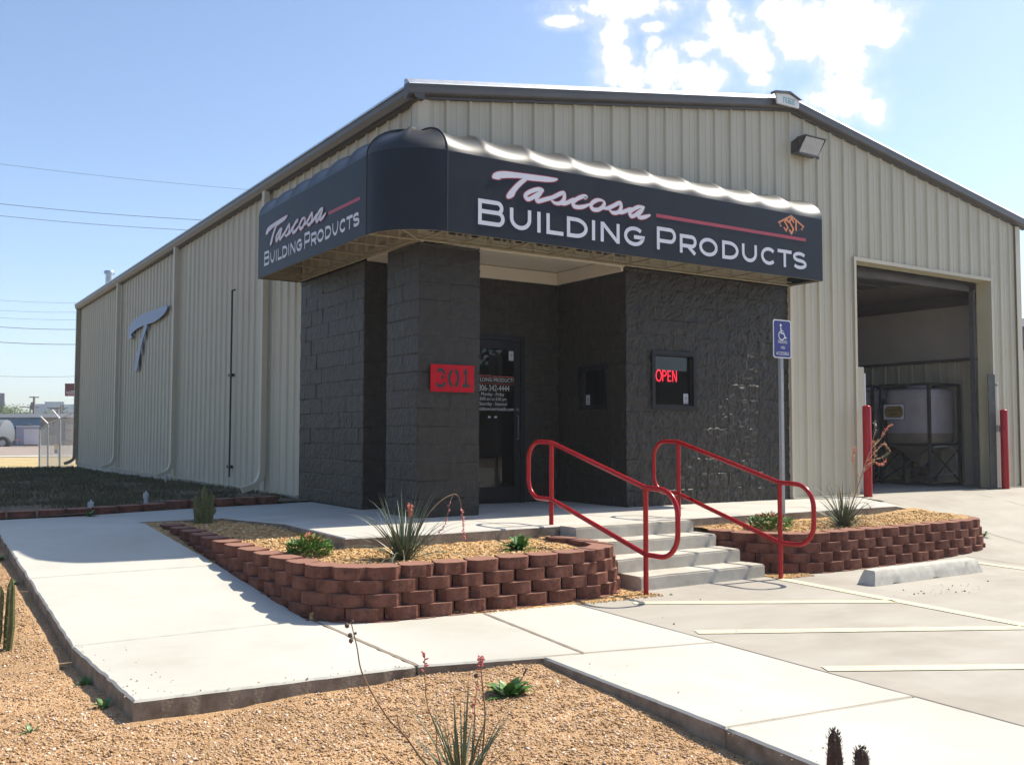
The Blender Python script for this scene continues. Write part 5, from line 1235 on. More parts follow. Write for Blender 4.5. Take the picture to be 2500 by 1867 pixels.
def cactus(mb, ms, pts, r, ribs, seed, spl=0.012, spn=160, tip=True):
    """ribbed fleshy column with spines"""
    rng = random.Random(seed); c = catmull(pts, 5); k = len(c); seg = ribs*2; vs = []; fs = []
    for i, p in enumerate(c):
        t = i/(k-1); rr = r*(0.75+0.35*math.sin(math.pi*min(1, t*0.9+0.1)))*(1 if t < 0.85 else math.sqrt(max(0.02, 1-((t-0.85)/0.15)**2)))
        rr *= 1+0.06*math.sin(i*1.3+seed)
        for j in range(seg):
            a = 2*math.pi*j/seg; q = rr*(1.0 if j % 2 == 0 else 0.72); vs.append(p+Vector((q*math.cos(a), q*math.sin(a), 0)))
    for i in range(k-1):
        for j in range(seg): fs.append((i*seg+j, i*seg+(j+1) % seg, (i+1)*seg+(j+1) % seg, (i+1)*seg+j))
    fs.append(tuple((k-1)*seg+j for j in range(seg))); mb.add(vs, fs)
    for i in range(spn):
        j = rng.randrange(ribs)*2; h = rng.randrange(k-1); p = Vector(vs[h*seg+j]); d = (p-c[h]).normalized()+Vector((rng.uniform(-0.6, 0.6), rng.uniform(-0.6, 0.6), rng.uniform(-0.3, 0.9))); d.normalize(); q = d.orthogonal().normalized()*0.0012
        ms.add([p-q, p+q, p+d*spl*rng.uniform(0.6, 1.3)], [(0, 1, 2)])
o = thing('cactus', (-2.05, 1.0, -0.06), 'clump of upright ribbed cactus stems at the shaded far end of the left planter', 'cactus')
mb = MB(); ms = MB(); z0 = -0.07
for i, (dx, dy, h, lean) in enumerate(((0, 0, 0.44, 0), (-0.06, 0.02, 0.34, -0.02), (0.055, -0.01, 0.36, 0.02))): cactus(mb, ms, [(-2.05+dx, 1.0+dy, z0), (-2.05+dx, 1.0+dy, z0+h*0.5), (-2.05+dx+lean, 1.0+dy, z0+h)], 0.042, 7, i)
cactus(mb, ms, [(-2.09, 0.98, z0+0.1), (-2.125, 0.98, z0+0.15), (-2.14, 0.98, z0+0.22)], 0.028, 6, 5); cactus(mb, ms, [(-2.0, 0.98, z0+0.1), (-1.965, 0.98, z0+0.15), (-1.955, 0.98, z0+0.21)], 0.03, 6, 6)
mb.build('stems', CACTUSG, o, smooth=30); ms.build('spines', SPINE, o)
o = thing('cactus', (-4.22, -2.05, gravel_z(-4.22, -2.05)), 'two tall thin green cactus stems in the gravel at the left edge of the view', 'cactus')
mb = MB(); ms = MB(); zb = gravel_z(-4.22, -2.05)-0.03
cactus(mb, ms, [(-4.215, -2.05, zb), (-4.205, -2.05, zb+0.2), (-4.20, -2.05, -0.06)], 0.030, 6, 8, 0.02, 260); cactus(mb, ms, [(-4.285, -2.05, zb), (-4.275, -2.05, zb+0.2), (-4.262, -2.05, -0.11)], 0.026, 6, 9, 0.02, 240); cactus(mb, ms, [(-4.36, -2.0, zb), (-4.35, -2.0, -0.2)], 0.028, 6, 10, 0.02, 120)
mb.build('stems', CACTUSG, o, smooth=30); ms.build('spines', SPINE, o)
for (x, y, zt, w, lab, sd_) in ((-1.612, -6.85, -0.293, 0.030, 'dark spiny cactus stem by the path in the foreground, the taller of two', 1), (-1.438, -6.85, -0.397, 0.031, 'dark spiny cactus stem by the path in the foreground, the shorter and righthand of two', 2)):
    zb = -0.62
    o = thing('cactus', (x, y, zb), lab, 'cactus', 'foreground path cacti'); mb = MB(); ms = MB()
    cactus(mb, ms, [(x, y, zb), (x+0.004, y, (zb+zt)/2), (x, y, zt)], w, 8, sd_, 0.014, 60)
    rng = random.Random(sd_); ml = MB()
    for i in range(230):
        h = rng.random(); a = rng.uniform(0, 6.28); z = zb+(zt-zb)*(h**0.9); rr = w*(0.95 if h < 0.85 else 0.95*math.sqrt(max(0.05, 1-((h-0.85)/0.15)**2)))
        p = Vector((x+rr*math.cos(a), y+rr*math.sin(a), z)); d = Vector((math.cos(a), math.sin(a), 0.75+0.8*h)).normalized(); L = 0.017*rng.uniform(0.7, 1.2); q = Vector((-math.sin(a), math.cos(a), 0))*0.0036
        ml.add([p-q, p+q, p+d*L*0.6+q*0.8, p+d*L, p+d*L*0.6-q*0.8], [(0, 1, 2, 3, 4)])
    mb.build('stem', CACTUSB, o, smooth=30); ml.build('scales', CACTUSB, o); ms.build('spines', SPINE, o)

# white capped clean-out pipes in the lawn
for (x, y, z, h, lab) in ((-2.215, 2.98, 0.03, 0.15, 'white capped pipe stub on the lawn edge, the tallest and clean of three'), (-2.92, 2.56, 0.02, 0.10, 'white capped pipe stub half hidden behind the lawn edging'), (-0.47, 9.3, 0.0, 0.12, 'white pipe stub lying against the side wall under a downspout')):
    o = thing('pipe_stub', (x, y, z), lab, 'pipe', 'white pipe stubs'); mb = MB(); mb.lathe((x, y, z-0.05), [(0.026, 0), (0.026, h), (0.036, h), (0.036, h+0.055), (0.028, h+0.065)], 14); mb.lathe((x, y, z), [(0.012, h+0.012), (0.012, h+0.035), (0.010, h+0.04)], 6); mb.build('pipe', mat('pvc_grey', (0.42, 0.43, 0.43), (0.36, 0.37, 0.37), 20), o, smooth=35)

# ------------------------------------------------------------------ loose stones and grass (uncountable)
def stones(name, m, n, place, size, seed):
    rng = np.random.default_rng(seed); pts = place(rng, n); n = len(pts)
    base = np.array([(1,0,0),(0,1,0),(-1,0,0),(0,-1,0),(0,0,1),(0,0,-1)], float); tri = np.array([(0,1,4),(1,2,4),(2,3,4),(3,0,4),(1,0,5),(2,1,5),(3,2,5),(0,3,5)])
    s = size[0]+(size[1]-size[0])*rng.random(n)**2.2
    j = base[None]*(0.65+0.7*rng.random((n, 6, 1))); sc = np.stack([s*(0.7+0.6*rng.random(n)), s*(0.7+0.6*rng.random(n)), s*(0.4+0.35*rng.random(n))], 1); j = j*sc[:, None, :]
    a = rng.random(n)*6.283; c, q = np.cos(a), np.sin(a); x = j[..., 0]*c[:, None]-j[..., 1]*q[:, None]; y = j[..., 0]*q[:, None]+j[..., 1]*c[:, None]
    tl = (rng.random((n, 2))-0.5)*0.9; z = j[..., 2]+x*tl[:, :1]+y*tl[:, 1:]
    V = np.stack([x+pts[:, :1], y+pts[:, 1:2], z+pts[:, 2:]+s[:, None]*0.15], -1).reshape(-1, 3)
    F = (tri[None]+(np.arange(n)*6)[:, None, None]).reshape(-1)
    return stuff(raw_mesh(name, V, F, 3, m))
def chip_mat(name, ramp):
    m = bpy.data.materials.new(name); m.use_nodes = True; n, l = m.node_tree.nodes, m.node_tree.links; b = n['Principled BSDF']; b.inputs['Roughness'].default_value = 0.9; b.inputs['Specular IOR Level'].default_value = 0.2
    g = n.new('ShaderNodeNewGeometry'); cr = n.new('ShaderNodeValToRGB'); el = cr.color_ramp.elements
    while len(el) < len(ramp): el.new(0.5)
    for e, (p, c) in zip(el, ramp): e.position = p; e.color = (*c, 1)
    l.new(g.outputs['Random Per Island'], cr.inputs[0]); l.new(cr.outputs[0], b.inputs['Base Color']); return m
CHIP1 = chip_mat('gravel_chip', [(0.0, (0.22, 0.12, 0.08)), (0.10, (0.32, 0.185, 0.09)), (0.45, (0.45, 0.28, 0.14)), (0.75, (0.52, 0.345, 0.20)), (0.90, (0.60, 0.44, 0.31)), (1.0, (0.78, 0.68, 0.56))])
CHIP2 = chip_mat('mulch_chip', [(0.0, (0.16, 0.08, 0.035)), (0.15, (0.38, 0.21, 0.08)), (0.5, (0.53, 0.32, 0.12)), (0.8, (0.62, 0.42, 0.20)), (1.0, (0.74, 0.58, 0.38))])
def pl_front(rng, n):
    x = rng.uniform(-5.4, -1.3, n); y = rng.uniform(-7.6, -3.8, n); out = []
    for a, b_ in zip(x, y):
        if a < -3.85 or (b_ < -4.13-0.28*max(0, a+2.16) and a < -1.40-0.06*max(0, -4.37-b_)): out.append((a, b_, gravel_z(a, b_)))
    return np.array(out)
def pl_left(rng, n):
    x = rng.uniform(-5.2, -3.9, n); y = rng.uniform(-3.9, 1.2, n); out = []
    for a, b_ in zip(x, y):
        if a < -3.88-0.045*max(0, b_+3.9): out.append((a, b_, gravel_z(a, b_)))
    return np.array(out)
stones('gravel_stones', CHIP1, 85000, pl_front, (0.003, 0.0125), 1); stones('gravel_stones', CHIP1, 26000, pl_left, (0.003, 0.0125), 2)
def poly_in(poly):
    def f(x, y):
        c = False; j = len(poly)-1
        for i in range(len(poly)):
            (xi, yi), (xj, yj) = poly[i], poly[j]
            if (yi > y) != (yj > y) and x < (xj-xi)*(y-yi)/(yj-yi)+xi: c = not c
            j = i
        return c
    return f
inl = poly_in([(-2.28, 1.1), (-2.08, -1.9), (-1.75, -2.45), (-1.2, -2.58), (0.0, -2.6), (0.45, -2.4), (0.6, -1.9), (0.55, -1.52), (-1.40, -1.48), (-1.32, 0.3), (-1.7, 1.2)]); inr = poly_in([(2.75, -1.65), (2.95, -2.35), (3.4, -2.6), (6.0, -2.57), (6.5, -2.3), (6.6, -1.75), (3.0, -1.62)])
def pl_pl(rng, n):
    out = []
    for a, b_ in zip(rng.uniform(-2.4, 6.7, n), rng.uniform(-2.7, 1.2, n)):
        if inl(a, b_): out.append((a, b_, bedl(a, b_)))
        elif inr(a, b_): out.append((a, b_, bedr(a, b_)))
    return np.array(out)
stones('mulch_chips', CHIP2, 60000, pl_pl, (0.005, 0.018), 3)
def pl_foot(rng, n):
    out = []
    for k in range(n):
        s = rng.random()
        if s < 0.65: a = rng.uniform(-2.15, 0.95); out.append((a, (-2.44 if a < -1.9 else -2.44-0.42*(a+2.15)/1.27 if a < -0.88 else -2.9-0.05*(a+0.9))+0.35*rng.random()**1.5+rng.normal()*0.015, 0)); out[-1] = (out[-1][0], out[-1][1], foot_z(out[-1][0], out[-1][1])+0.001)
        else: out.append((2.58+0.5*rng.random(), -2.9+0.25*rng.random(), -0.505))
    return np.array(out)
stones('footing_chips', CHIP2, 2600, pl_foot, (0.004, 0.014), 4)
def pl_spill(rng, n):
    out = []
    for k in range(n):
        t = rng.random(); d = 0.35*rng.random()**3
        if k % 3 == 0: x = -3.78+1.6*t; y = -4.02-0.12*t+d
        elif k % 3 == 1: x = -1.36-0.25*t+d; y = -4.40-2.6*t
        else: x = -3.83+d; y = -4.0+1.6*t
        out.append((x, y, -0.4975))
    return np.array(out)
stones('spilled_gravel', CHIP1, 100, pl_spill, (0.003, 0.007), 6)
# crumbs of dry leaf on the parking bay
def pl_crumb(rng, n):
    return np.array([(rng.normal(3.35, 0.35), rng.normal(-4.15, 0.12), PK+0.003) for k in range(n)]+[(rng.uniform(-3.5, 6), rng.uniform(-6, -3.2), PK+0.004) for k in range(9)])
stones('leaf_crumbs', SEED, 34, pl_crumb, (0.004, 0.013), 5)
# lawn
def lawn_ground(x, y): return 0.02-0.14*sstep(3, 21, y)+0.015*mnoise.noise(Vector((x*1.2, y*1.2, 0)))
def edge_y(x): return 2.30 if x < -3.05 else (2.40+(x+3.05)*0.33 if x < -1.9 else 2.80+(x+1.9)*0.17)
struct(sheet('lawn_soil', mat('lawn_soil', (0.11, 0.085, 0.05), (0.17, 0.13, 0.075), 5, rough=0.95, bump=0.6, bscale=30, bdist=0.02), frange(-14, -0.02, 70), frange(2.2, 22.6, 100), lawn_ground, lambda x, y: y > edge_y(x)-0.02))
def grass(name, n, seed, reg, hmax):
    rng = np.random.default_rng(seed); x = rng.uniform(reg[0], reg[1], n); y = reg[2]+(reg[3]-reg[2])*rng.random(n)**1.5; keep = []
    for i in range(n):
        d = mnoise.noise(Vector((x[i]*1.3, y[i]*1.3, 7)))
        bare = max(0, 1-(y[i]-edge_y(x[i]))/0.9)
        if y[i] > edge_y(x[i])+0.03 and rng.random() < 0.5+1.1*d-0.9*bare: keep.append(i)
    x, y = x[keep], y[keep]; n = len(keep); z = np.array([lawn_ground(a, b_) for a, b_ in zip(x, y)])
    a = rng.random(n)*6.283; h = hmax*(0.4+0.6*rng.random(n)); w = 0.004+0.004*rng.random(n)+0.0006*np.maximum(0, y-3); lx = rng.normal(0, 0.5, n)*h; ly = rng.normal(0, 0.5, n)*h
    V = np.stack([np.stack([x-w*np.cos(a), y-w*np.sin(a), z-0.005], 1), np.stack([x+w*np.cos(a), y+w*np.sin(a), z-0.005], 1), np.stack([x+lx, y+ly, z+h], 1)], 1).reshape(-1, 3)
    return stuff(raw_mesh(name, V, np.arange(3*n), 3, GRASSM))
grass('lawn_grass', 80000, 8, (-6.5, -0.08, 2.4, 22.5), 0.085)
# ------------------------------------------------------------------ inside the garage
STEELD = mat('dark_steel', (0.030, 0.026, 0.026), (0.045, 0.04, 0.038), 8, rough=0.6)
POLY = mat('tank_plastic', (0.33, 0.30, 0.335), (0.40, 0.37, 0.40), 2, rough=0.5); POLYD = mat('tank_fill', (0.20, 0.165, 0.135), (0.26, 0.215, 0.18), 3, rough=0.5)
def tank(x0, y0, label, full):
    x1, y1 = x0+0.98, y0+1.06; cx, cy = (x0+x1)/2, (y0+y1)/2
    o = thing('hopper_tank', (cx, cy, 0), label, 'tank', 'framed hopper tanks in the garage'); t = 0.05
    mb = MB()
    for x in (x0, x1-t):
        for y in (y0, y1-t): mb.box(x, y, 0, x+t, y+t, 1.88)
    for z in (1.83, 0.72):
        mb.box(x0+t, y0+0.002, z, x1-t, y0+t-0.002, z+0.05); mb.box(x0+t, y1-t+0.002, z, x1-t, y1-0.002, z+0.05); mb.box(x0+0.002, y0+t, z, x0+t-0.002, y1-t, z+0.05); mb.box(x1-t+0.002, y0+t, z, x1-0.002, y1-t, z+0.05)
    mb.box(x0+t, y0+0.004, 0.01, x1-t, y0+t, 0.05); mb.box(x0+0.004, y0+t, 0.01, x0+t, y1-t, 0.05)
    for a, b_ in (((x0+t, y0+0.02, 0.08), (x1-t, y0+0.02, 0.68)), ((x0+t, y0+0.035, 0.68), (x1-t, y0+0.035, 0.08)), ((x0+0.02, y0+t, 0.08), (x0+0.02, y1-t, 0.68)), ((x0+0.035, y0+t, 0.68), (x0+0.035, y1-t, 0.08))): mb.tube([a, b_], 0.014, 6)
    mb.build('frame', STEELD, o)
    def tub(prof, seg=48):
        vs = []; fs = []
        for (k, z) in prof:
            for i in range(seg):
                a = 2*math.pi*i/seg; c, s_ = math.cos(a), math.sin(a); e = 2/5.0 if k > 0.5 else 2/3.0
                vs.append((cx+0.455*k*math.copysign(abs(c)**e, c), cy+0.495*k*math.copysign(abs(s_)**e, s_), z))
        for i in range(len(prof)-1):
            for j in range(seg): fs.append((i*seg+j, i*seg+(j+1) % seg, (i+1)*seg+(j+1) % seg, (i+1)*seg+j))
        fs += [tuple(range(seg))[::-1], tuple((len(prof)-1)*seg+j for j in range(seg))]; m_ = MB(); m_.add(vs, fs); return m_
    tub([(0.99, 0.96), (0.99, 1.58), (1.0, 1.59), (1.0, 1.61), (0.985, 1.62), (0.985, 1.70), (0.94, 1.76), (0.78, 1.79), (0.4, 1.80), (0.4, 1.85), (0.05, 1.86)]).build('tank', POLY, o, smooth=35)
    tub([(0.11, 0.26), (0.13, 0.36), (0.55, 0.62), (0.92, 0.73), (0.988, 0.80), (0.988, 0.958)]).build('cone_bottom', POLYD, o, smooth=50)
    if full:
        fl = lambda u, v, d: (cx-0.459-d, 1.73-u, v)
        def flat(name, m_, d, poly, par): w = MB(); w.add([fl(u, v, d) for u, v in poly], [tuple(range(len(poly)))]); return w.build(name, m_, par)
        b_ = flat('label_border', BLACKP, 0, [(-0.225, 1.205), (0.225, 1.205), (0.225, 1.505), (-0.225, 1.505)], o)
        flat('label_paper', LETTER, 0.002, [(-0.215, 1.213), (0.215, 1.213), (0.215, 1.497), (-0.215, 1.497)], b_)
        oc = [(-0.14, 1.25), (0.14, 1.25), (0.19, 1.30), (0.19, 1.41), (0.14, 1.46), (-0.14, 1.46), (-0.19, 1.41), (-0.19, 1.30)]
        flat('label_outline', BLACKP, 0.004, oc, b_); flat('label_panel', mat('label_yellow', (0.30, 0.20, 0.045), rough=0.7), 0.006, [(u*0.94, 1.355+(v-1.355)*0.9) for u, v in oc], b_)
        w = MB(); put_text(w, 'SAKRETE', -0.15, 1.355, 0.30, 0.065, lambda u, v, d: fl(u, v, 0.008)); w.build('label_print', BLACKP, b_)
        for v0 in (1.298, 1.322): flat('label_print', BLACKP, 0.008, [(-0.09, v0), (0.09, v0), (0.09, v0+0.01), (-0.09, v0+0.01)], b_)
    mb = MB(); mb.tube([(cx-0.30, cy-0.1, 0.25), (cx+0.12, cy-0.1, 0.25)], 0.085, 14); mb.box(cx-0.35, cy-0.22, 0.05, cx+0.2, cy+0.02, 0.15, 0.01); mb.build('pump', mat('pump_dark', (0.05, 0.035, 0.028), (0.10, 0.06, 0.035), 15, rough=0.7), o, smooth=40)
    mb = MB(); mb.tube([(cx+0.13, cy-0.1, 0.32), (cx+0.13, cy-0.1, 0.45)], 0.06, 12); mb.build('valve', mat('valve_blue', (0.02, 0.05, 0.22), rough=0.5), o, smooth=40)
    mb = MB(); mb.tube(catmull([(cx-0.44, y0-0.03, 0.70), (cx-0.1, y0-0.05, 0.72), (cx+0.12, y0-0.06, 0.66), (cx+0.22, y0-0.06, 0.45), (cx+0.15, y0-0.05, 0.22), (cx-0.02, cy-0.14, 0.16)], 6), 0.014, 8); mb.build('hose', mat('hose_grey', (0.30, 0.29, 0.27), rough=0.6), o, smooth=60)
    return o
tank(10.93, 0.97, 'white hopper tank with a yellow label, in a dark steel frame inside the garage', True)
tank(10.93, 2.16, 'second white hopper tank in a dark frame, behind the labelled one', False)
o = thing('steel_sheet', (8.24, 0.42, 0), 'pale sheet of steel standing behind the left red bollard in the garage opening', 'sheet'); mb = MB(); mb.box(8.13, 0.40, 0.01, 8.32, 0.43, 2.02); mb.build('sheet', TRIMTAN, o); mb = MB(); mb.box(8.321, 0.395, 0.01, 8.35, 0.435, 1.92); mb.build('edge_strip', WHITEP, o)
o = thing('jamb_guard', (11.2, -0.05, 0), 'grey steel guard plate on the right jamb of the garage opening', 'guard plate'); mb = MB(); mb.prism([(11.08, -0.062, 0), (11.28, -0.07, 0), (11.28, -0.05, 0), (11.08, -0.05, 0)], (0, 0, 1.98)); mb.build('plate', mat('guard_grey', (0.045, 0.045, 0.042), (0.065, 0.065, 0.06), 8, rough=0.65), o)
mb = MB(); mb.box(11.0, -0.09, 0, 11.5, -0.03, 0.012); mb.build('foot', STEELD, o)
o = thing('conduit', (11.36, -0.06, 0), 'thin white conduit standing between the guard plate and the right bollard', 'pipe'); mb = MB(); mb.tube([(11.34, -0.075, 0), (11.34, -0.075, 0.9), (11.33, -0.07, 1.85)], 0.014, 8); mb.build('pipe', WHITEP, o); mb = MB(); mb.box(11.31, -0.10, 0.98, 11.40, -0.05, 1.10, 0.008); mb.box(11.30, -0.09, 1.78, 11.36, -0.05, 1.82, 0.005); mb.build('box', GALVPOST, o)

# ------------------------------------------------------------------ far things on the left
def far(x, y, dep): return pix(x/5.9, 900+y/5.9, dep)
# chain-link fence end
FENCEG = mat('fence_galv', (0.66, 0.66, 0.64), (0.58, 0.58, 0.56), 9, rough=0.55)
fen = thing('chain_link_fence', (0, 22.5, -0.1), 'galvanized chain-link fence with barbed wire arms at the far end of the side wall', 'fence')
dep = 29.6; fL, f2, f3, fR = far(570, 1430, dep), far(690, 1430, dep), far(860, 1430, dep), far(1068, 1430, dep)
tops = [far(570, 890, dep), far(690, 792, dep), far(860, 718, dep), far(1068, 620, dep)]
mb = MB(); mb.tube([fL, tops[0]], 0.03, 8); mb.tube([fL+Vector((-0.0, 0.0, 0)), fL+Vector((0, 0, 0.1))], 0.032, 8); mb.build('post', FENCEG, fen, smooth=60)
mb = MB(); mb.tube([f2, tops[1]], 0.024, 8); mb.build('post', FENCEG, fen, smooth=60); mb = MB(); mb.tube([f3, tops[2]], 0.034, 8); mb.build('post', FENCEG, fen, smooth=60)
mb = MB(); mb.tube(catmull(tops, 6), 0.02, 8); mb.build('top_rail', FENCEG, fen, smooth=60)
for a, b_ in ((tops[1], far(587, 690, dep)), (tops[2], far(755, 592, dep))): mb = MB(); mb.tube([a, b_], [0.028, 0.022], 6); mb.build('barbed_arm', WHITEP, fen)
mb = MB()
for k in range(3):
    t = 0.3+0.3*k; mb.tube([tops[1].lerp(far(587, 690, dep), t), tops[2].lerp(far(755, 592, dep), t), far(1068, 620-95*t, dep)], 0.004, 4)
mb.build('barbed_wire', FENCEG, fen)
mb = MB(); T = catmull(tops, 8); Bt = [fL.lerp(fR, i/(len(T)-1)) for i in range(len(T))]
def on(u, v):
    i = min(len(T)-2, int(u*(len(T)-1))); f = u*(len(T)-1)-i; return (Bt[i].lerp(Bt[i+1], f)).lerp(T[i].lerp(T[i+1], f), v)
Wd = (fR-fL).length; k = int(Wd/0.055); r_ = 0.0055
for i in range(-34, k+1):
    for sg in (0, 1):
        pts = []
        for j in range(0, 35):
            u = (i+j)/k if sg == 0 else (i+34-j)/k
            if 0 <= u <= 1: pts.append(on(u, j/34))
        if len(pts) > 1:
            for a, b_ in zip(pts[:-1:3], pts[3::3]): mb.tube([a, b_], r_, 3, cap=False)
mb.build('mesh_fabric', FENCEG, fen)
# blue shop across the road
def box_d(mb, x0, x1, ytop, ybot, dep, thick):
    """solid block: front face spans the given sight lines at distance dep, running back by thick"""
    a, b_, c, d = far(x0, ybot, dep), far(x1, ybot, dep), far(x1, ytop, dep), far(x0, ytop, dep)
    n = ((a+b_)/2-CAM); n = Vector((n.x, n.y, 0)).normalized(); mb.prism([a, b_, c, d], n*thick)
BLUEW = mat('blue_wall', (0.10, 0.20, 0.32), (0.13, 0.24, 0.37), 0.5, rough=0.7)
o = thing('blue_shop', far(300, 1100, 80), 'low blue shop building with a white flat roof beyond the road on the far left', 'building')
mb = MB(); box_d(mb, -600, 590, 700, 1100, 80, 9); mb.build('wall', BLUEW, o)
mb = MB(); box_d(mb, -620, 1120, 648, 700, 79.6, 9.6); mb.build('roof', mat('white_roof', (0.62, 0.60, 0.58), (0.68, 0.66, 0.63), 0.3), o)
mb = MB(); box_d(mb, 592, 1100, 706, 1100, 80.2, 8.5); mb.build('tan_wall', mat('tan_brick', (0.36, 0.28, 0.22), (0.42, 0.33, 0.26), 0.6), o)
mb = MB(); box_d(mb, 700, 790, 800, 960, 79.9, 0.2); box_d(mb, 885, 935, 740, 1030, 79.9, 0.2); mb.build('window', mat('far_window', (0.045, 0.045, 0.055), rough=0.3), o)
mb = MB(); box_d(mb, 945, 1060, 800, 1085, 79.8, 0.15); mb.build('banner', mat('pale_banner', (0.50, 0.42, 0.36), rough=0.7), o)
mb = MB()
for (u, v) in ((955, 900), (955, 1050)): 
    for s in range(3): box_d(mb, u+s*28, u+14+s*28, v-30+6*(s % 2), v+6*(s % 2), 79.6, 0.05)
mb.build('banner_print', LETRED, o)
mb = MB(); 
for xx in (195, 527): mb.tube([far(xx, 650, 79.8), far(xx, 698, 79.8)], 0.12, 6)
mb.build('roof_vent', mat('far_grey', (0.18, 0.18, 0.19)), o)
o = thing('lean_to', far(400, 1090, 77), 'small dark lean-to with a pitched roof in front of the blue shop', 'shed'); mb = MB(); n = [(130, 850), (400, 797), (560, 825), (560, 840), (200, 860)]
mb.prism([far(x, y, 77.2) for x, y in n], Vector((0.5, 2.2, 0))); mb.build('roof', mat('lean_roof', (0.05, 0.055, 0.075)), o)
mb = MB(); box_d(mb, 215, 345, 850, 1092, 77.4, 1.5); mb.build('wall', mat('lean_wall', (0.12, 0.12, 0.16), (0.2, 0.19, 0.2), 1.0), o)
o = thing('box_trailer', far(450, 1100, 72), 'white box trailer parked in front of the blue shop', 'trailer'); mb = MB(); box_d(mb, 345, 566, 880, 1092, 72, 2.2); mb.build('body', mat('trailer_white', (0.60, 0.58, 0.63), (0.64, 0.62, 0.67), 1), o); mb = MB(); box_d(mb, 340, 570, 872, 882, 71.9, 2.3); mb.build('top_rail', WHITEP, o); mb = MB(); box_d(mb, 350, 560, 1093, 1106, 72, 2); mb.build('chassis', STEELD, o)
o = thing('box_trailer', far(450, 900, 75), 'grey box trailer half hidden behind the white trailer', 'trailer'); mb = MB(); box_d(mb, 232, 566, 832, 1090, 75.5, 2.2); mb.build('body', mat('trailer_grey', (0.30, 0.30, 0.38)), o); mb = MB(); box_d(mb, 228, 572, 823, 834, 75.4, 2.3); mb.build('top_rail', WHITEP, o)
o = thing('tank_trailer', far(0, 1100, 70), 'pale tank trailer with a dark wheel parked at the far left across the road', 'trailer')
mb = MB(); a, b_ = far(-220, 960, 71), far(120, 960, 71); mb.tube([a, a.lerp(b_, 0.06), a.lerp(b_, 0.94), b_], [0.75, 1.15, 1.15, 0.75], 18); mb.build('tank', mat('tank_grey', (0.12, 0.135, 0.15), (0.155, 0.17, 0.185), 0.6, rough=0.6), o, smooth=40)
c = far(35, 1068, 69.7); mb = MB()
d = Vector((CF.x, CF.y, 0)).normalized(); mb.tube([c, c+d*0.3], 0.46, 18); mb.build('tyre', BLACKP, o, smooth=40); mb = MB(); mb.tube([c-d*0.01, c+d*0.05], 0.22, 14); mb.build('rim', GALVPOST, o)
mb = MB(); box_d(mb, -200, 130, 1075, 1092, 70.2, 1.6); mb.build('chassis', STEELD, o)
o = thing('work_stand', far(240, 1095, 70), 'small orange topped stand between the trailers across the road', 'stand'); mb = MB(); box_d(mb, 200, 285, 1025, 1035, 70, 0.6); mb.build('top', ORANGE, o)
for x in (205, 275): mb = MB(); box_d(mb, x, x+8, 1036, 1095, 70.1, 0.4); mb.build('leg', STEELD, o)
o = thing('marker_post', far(805, 1215, 34), 'yellow and black marker post seen through the chain-link fence', 'post'); mb = MB(); box_d(mb, 783, 830, 1085, 1160, 34, 0.08); mb.build('yellow_panel', mat('marker_yellow', (0.55, 0.38, 0.05)), o); mb = MB(); box_d(mb, 783, 830, 1161, 1220, 34, 0.08); mb.build('black_base', BLACKP, o); mb = MB(); box_d(mb, 787, 825, 960, 1084, 34, 0.07); mb.build('grey_panel', mat('marker_grey', (0.25, 0.22, 0.2)), o)
# pylon sign
o = thing('pylon_sign', far(1100, 1100, 70), 'red roadside sign with white lettering cut off by the corner of the building', 'sign')
SB = 70.0; a, b_, c, d = far(935, 392, SB), far(1300, 392, SB), far(1300, 212, SB), far(935, 212, SB); nn = Vector((-(b_-a).y, (b_-a).x, 0)).normalized()
mb = MB(); mb.prism([a, b_, c, d], nn*0.35); mb.build('cabinet', mat('cabinet_dark', (0.12, 0.03, 0.035)), o)
ux = (b_-a).normalized(); fn = lambda u, v, dd: a+ux*u+Vector((0, 0, v))-nn*(0.01+dd)
Wd, Hd = (b_-a).length, (d-a).length
mb = MB(); mb.add([fn(x, z, 0) for x, z in rrect(0.04, 0.04, Wd-0.04, Hd-0.04, 0.1)], [tuple(range(24))]); mb.build('face', mat('sign_red', (0.26, 0.02, 0.035)), o)
mb = MB(); put_ribbons(mb, [arc(0.52, Hd*0.66, 0.21, 0.22, 40, 320, 18)], 0.085, lambda u, v, dd: fn(u, v, 0.01+dd)); put_text(mb, 'us', 0.50, Hd*0.58, 0.20, 0.12, lambda u, v, dd: fn(u, v, 0.012)); put_text(mb, 'SALES &', 0.10, Hd*0.20, 1.0, 0.17, lambda u, v, dd: fn(u, v, 0.012)); put_text(mb, 'ACCESSORIES', 0.20, Hd*0.07, 1.3, 0.09, lambda u, v, dd: fn(u, v, 0.012)); mb.build('lettering', WHITEP, o)
mb = MB(); q = far(1120, 392, SB+0.1); mb.tube([(q.x, q.y, -0.2), q], 0.14, 10); mb.build('pole', STEELD, o)
# far towers
PALE = mat('pale_tower', (0.34, 0.41, 0.47), (0.38, 0.45, 0.51), 0.05, rough=0.8)
o = thing('office_block', far(700, 650, 250), 'pale grey stepped office block far beyond the trees', 'building'); mb = MB(); box_d(mb, 500, 645, 507, 700, 252, 30); box_d(mb, 920, 1150, 512, 700, 252, 30); mb.build('wing', PALE, o); mb = MB(); box_d(mb, 644, 921, 474, 700, 250, 32); mb.build('tower', PALE, o)
o = thing('office_tower', far(30, 650, 200), 'dark grey brick tower at the left edge of the view', 'building'); mb = MB(); box_d(mb, -150, 66, 350, 660, 200, 20); mb.build('tower', mat('tower_grey', (0.16, 0.15, 0.19), (0.20, 0.19, 0.23), 0.3), o); mb = MB()
for k in range(9): box_d(mb, -150, 60, 372+k*30, 380+k*30, 199.7, 0.2)
mb.build('window_bands', mat('tower_band', (0.11, 0.105, 0.13)), o)
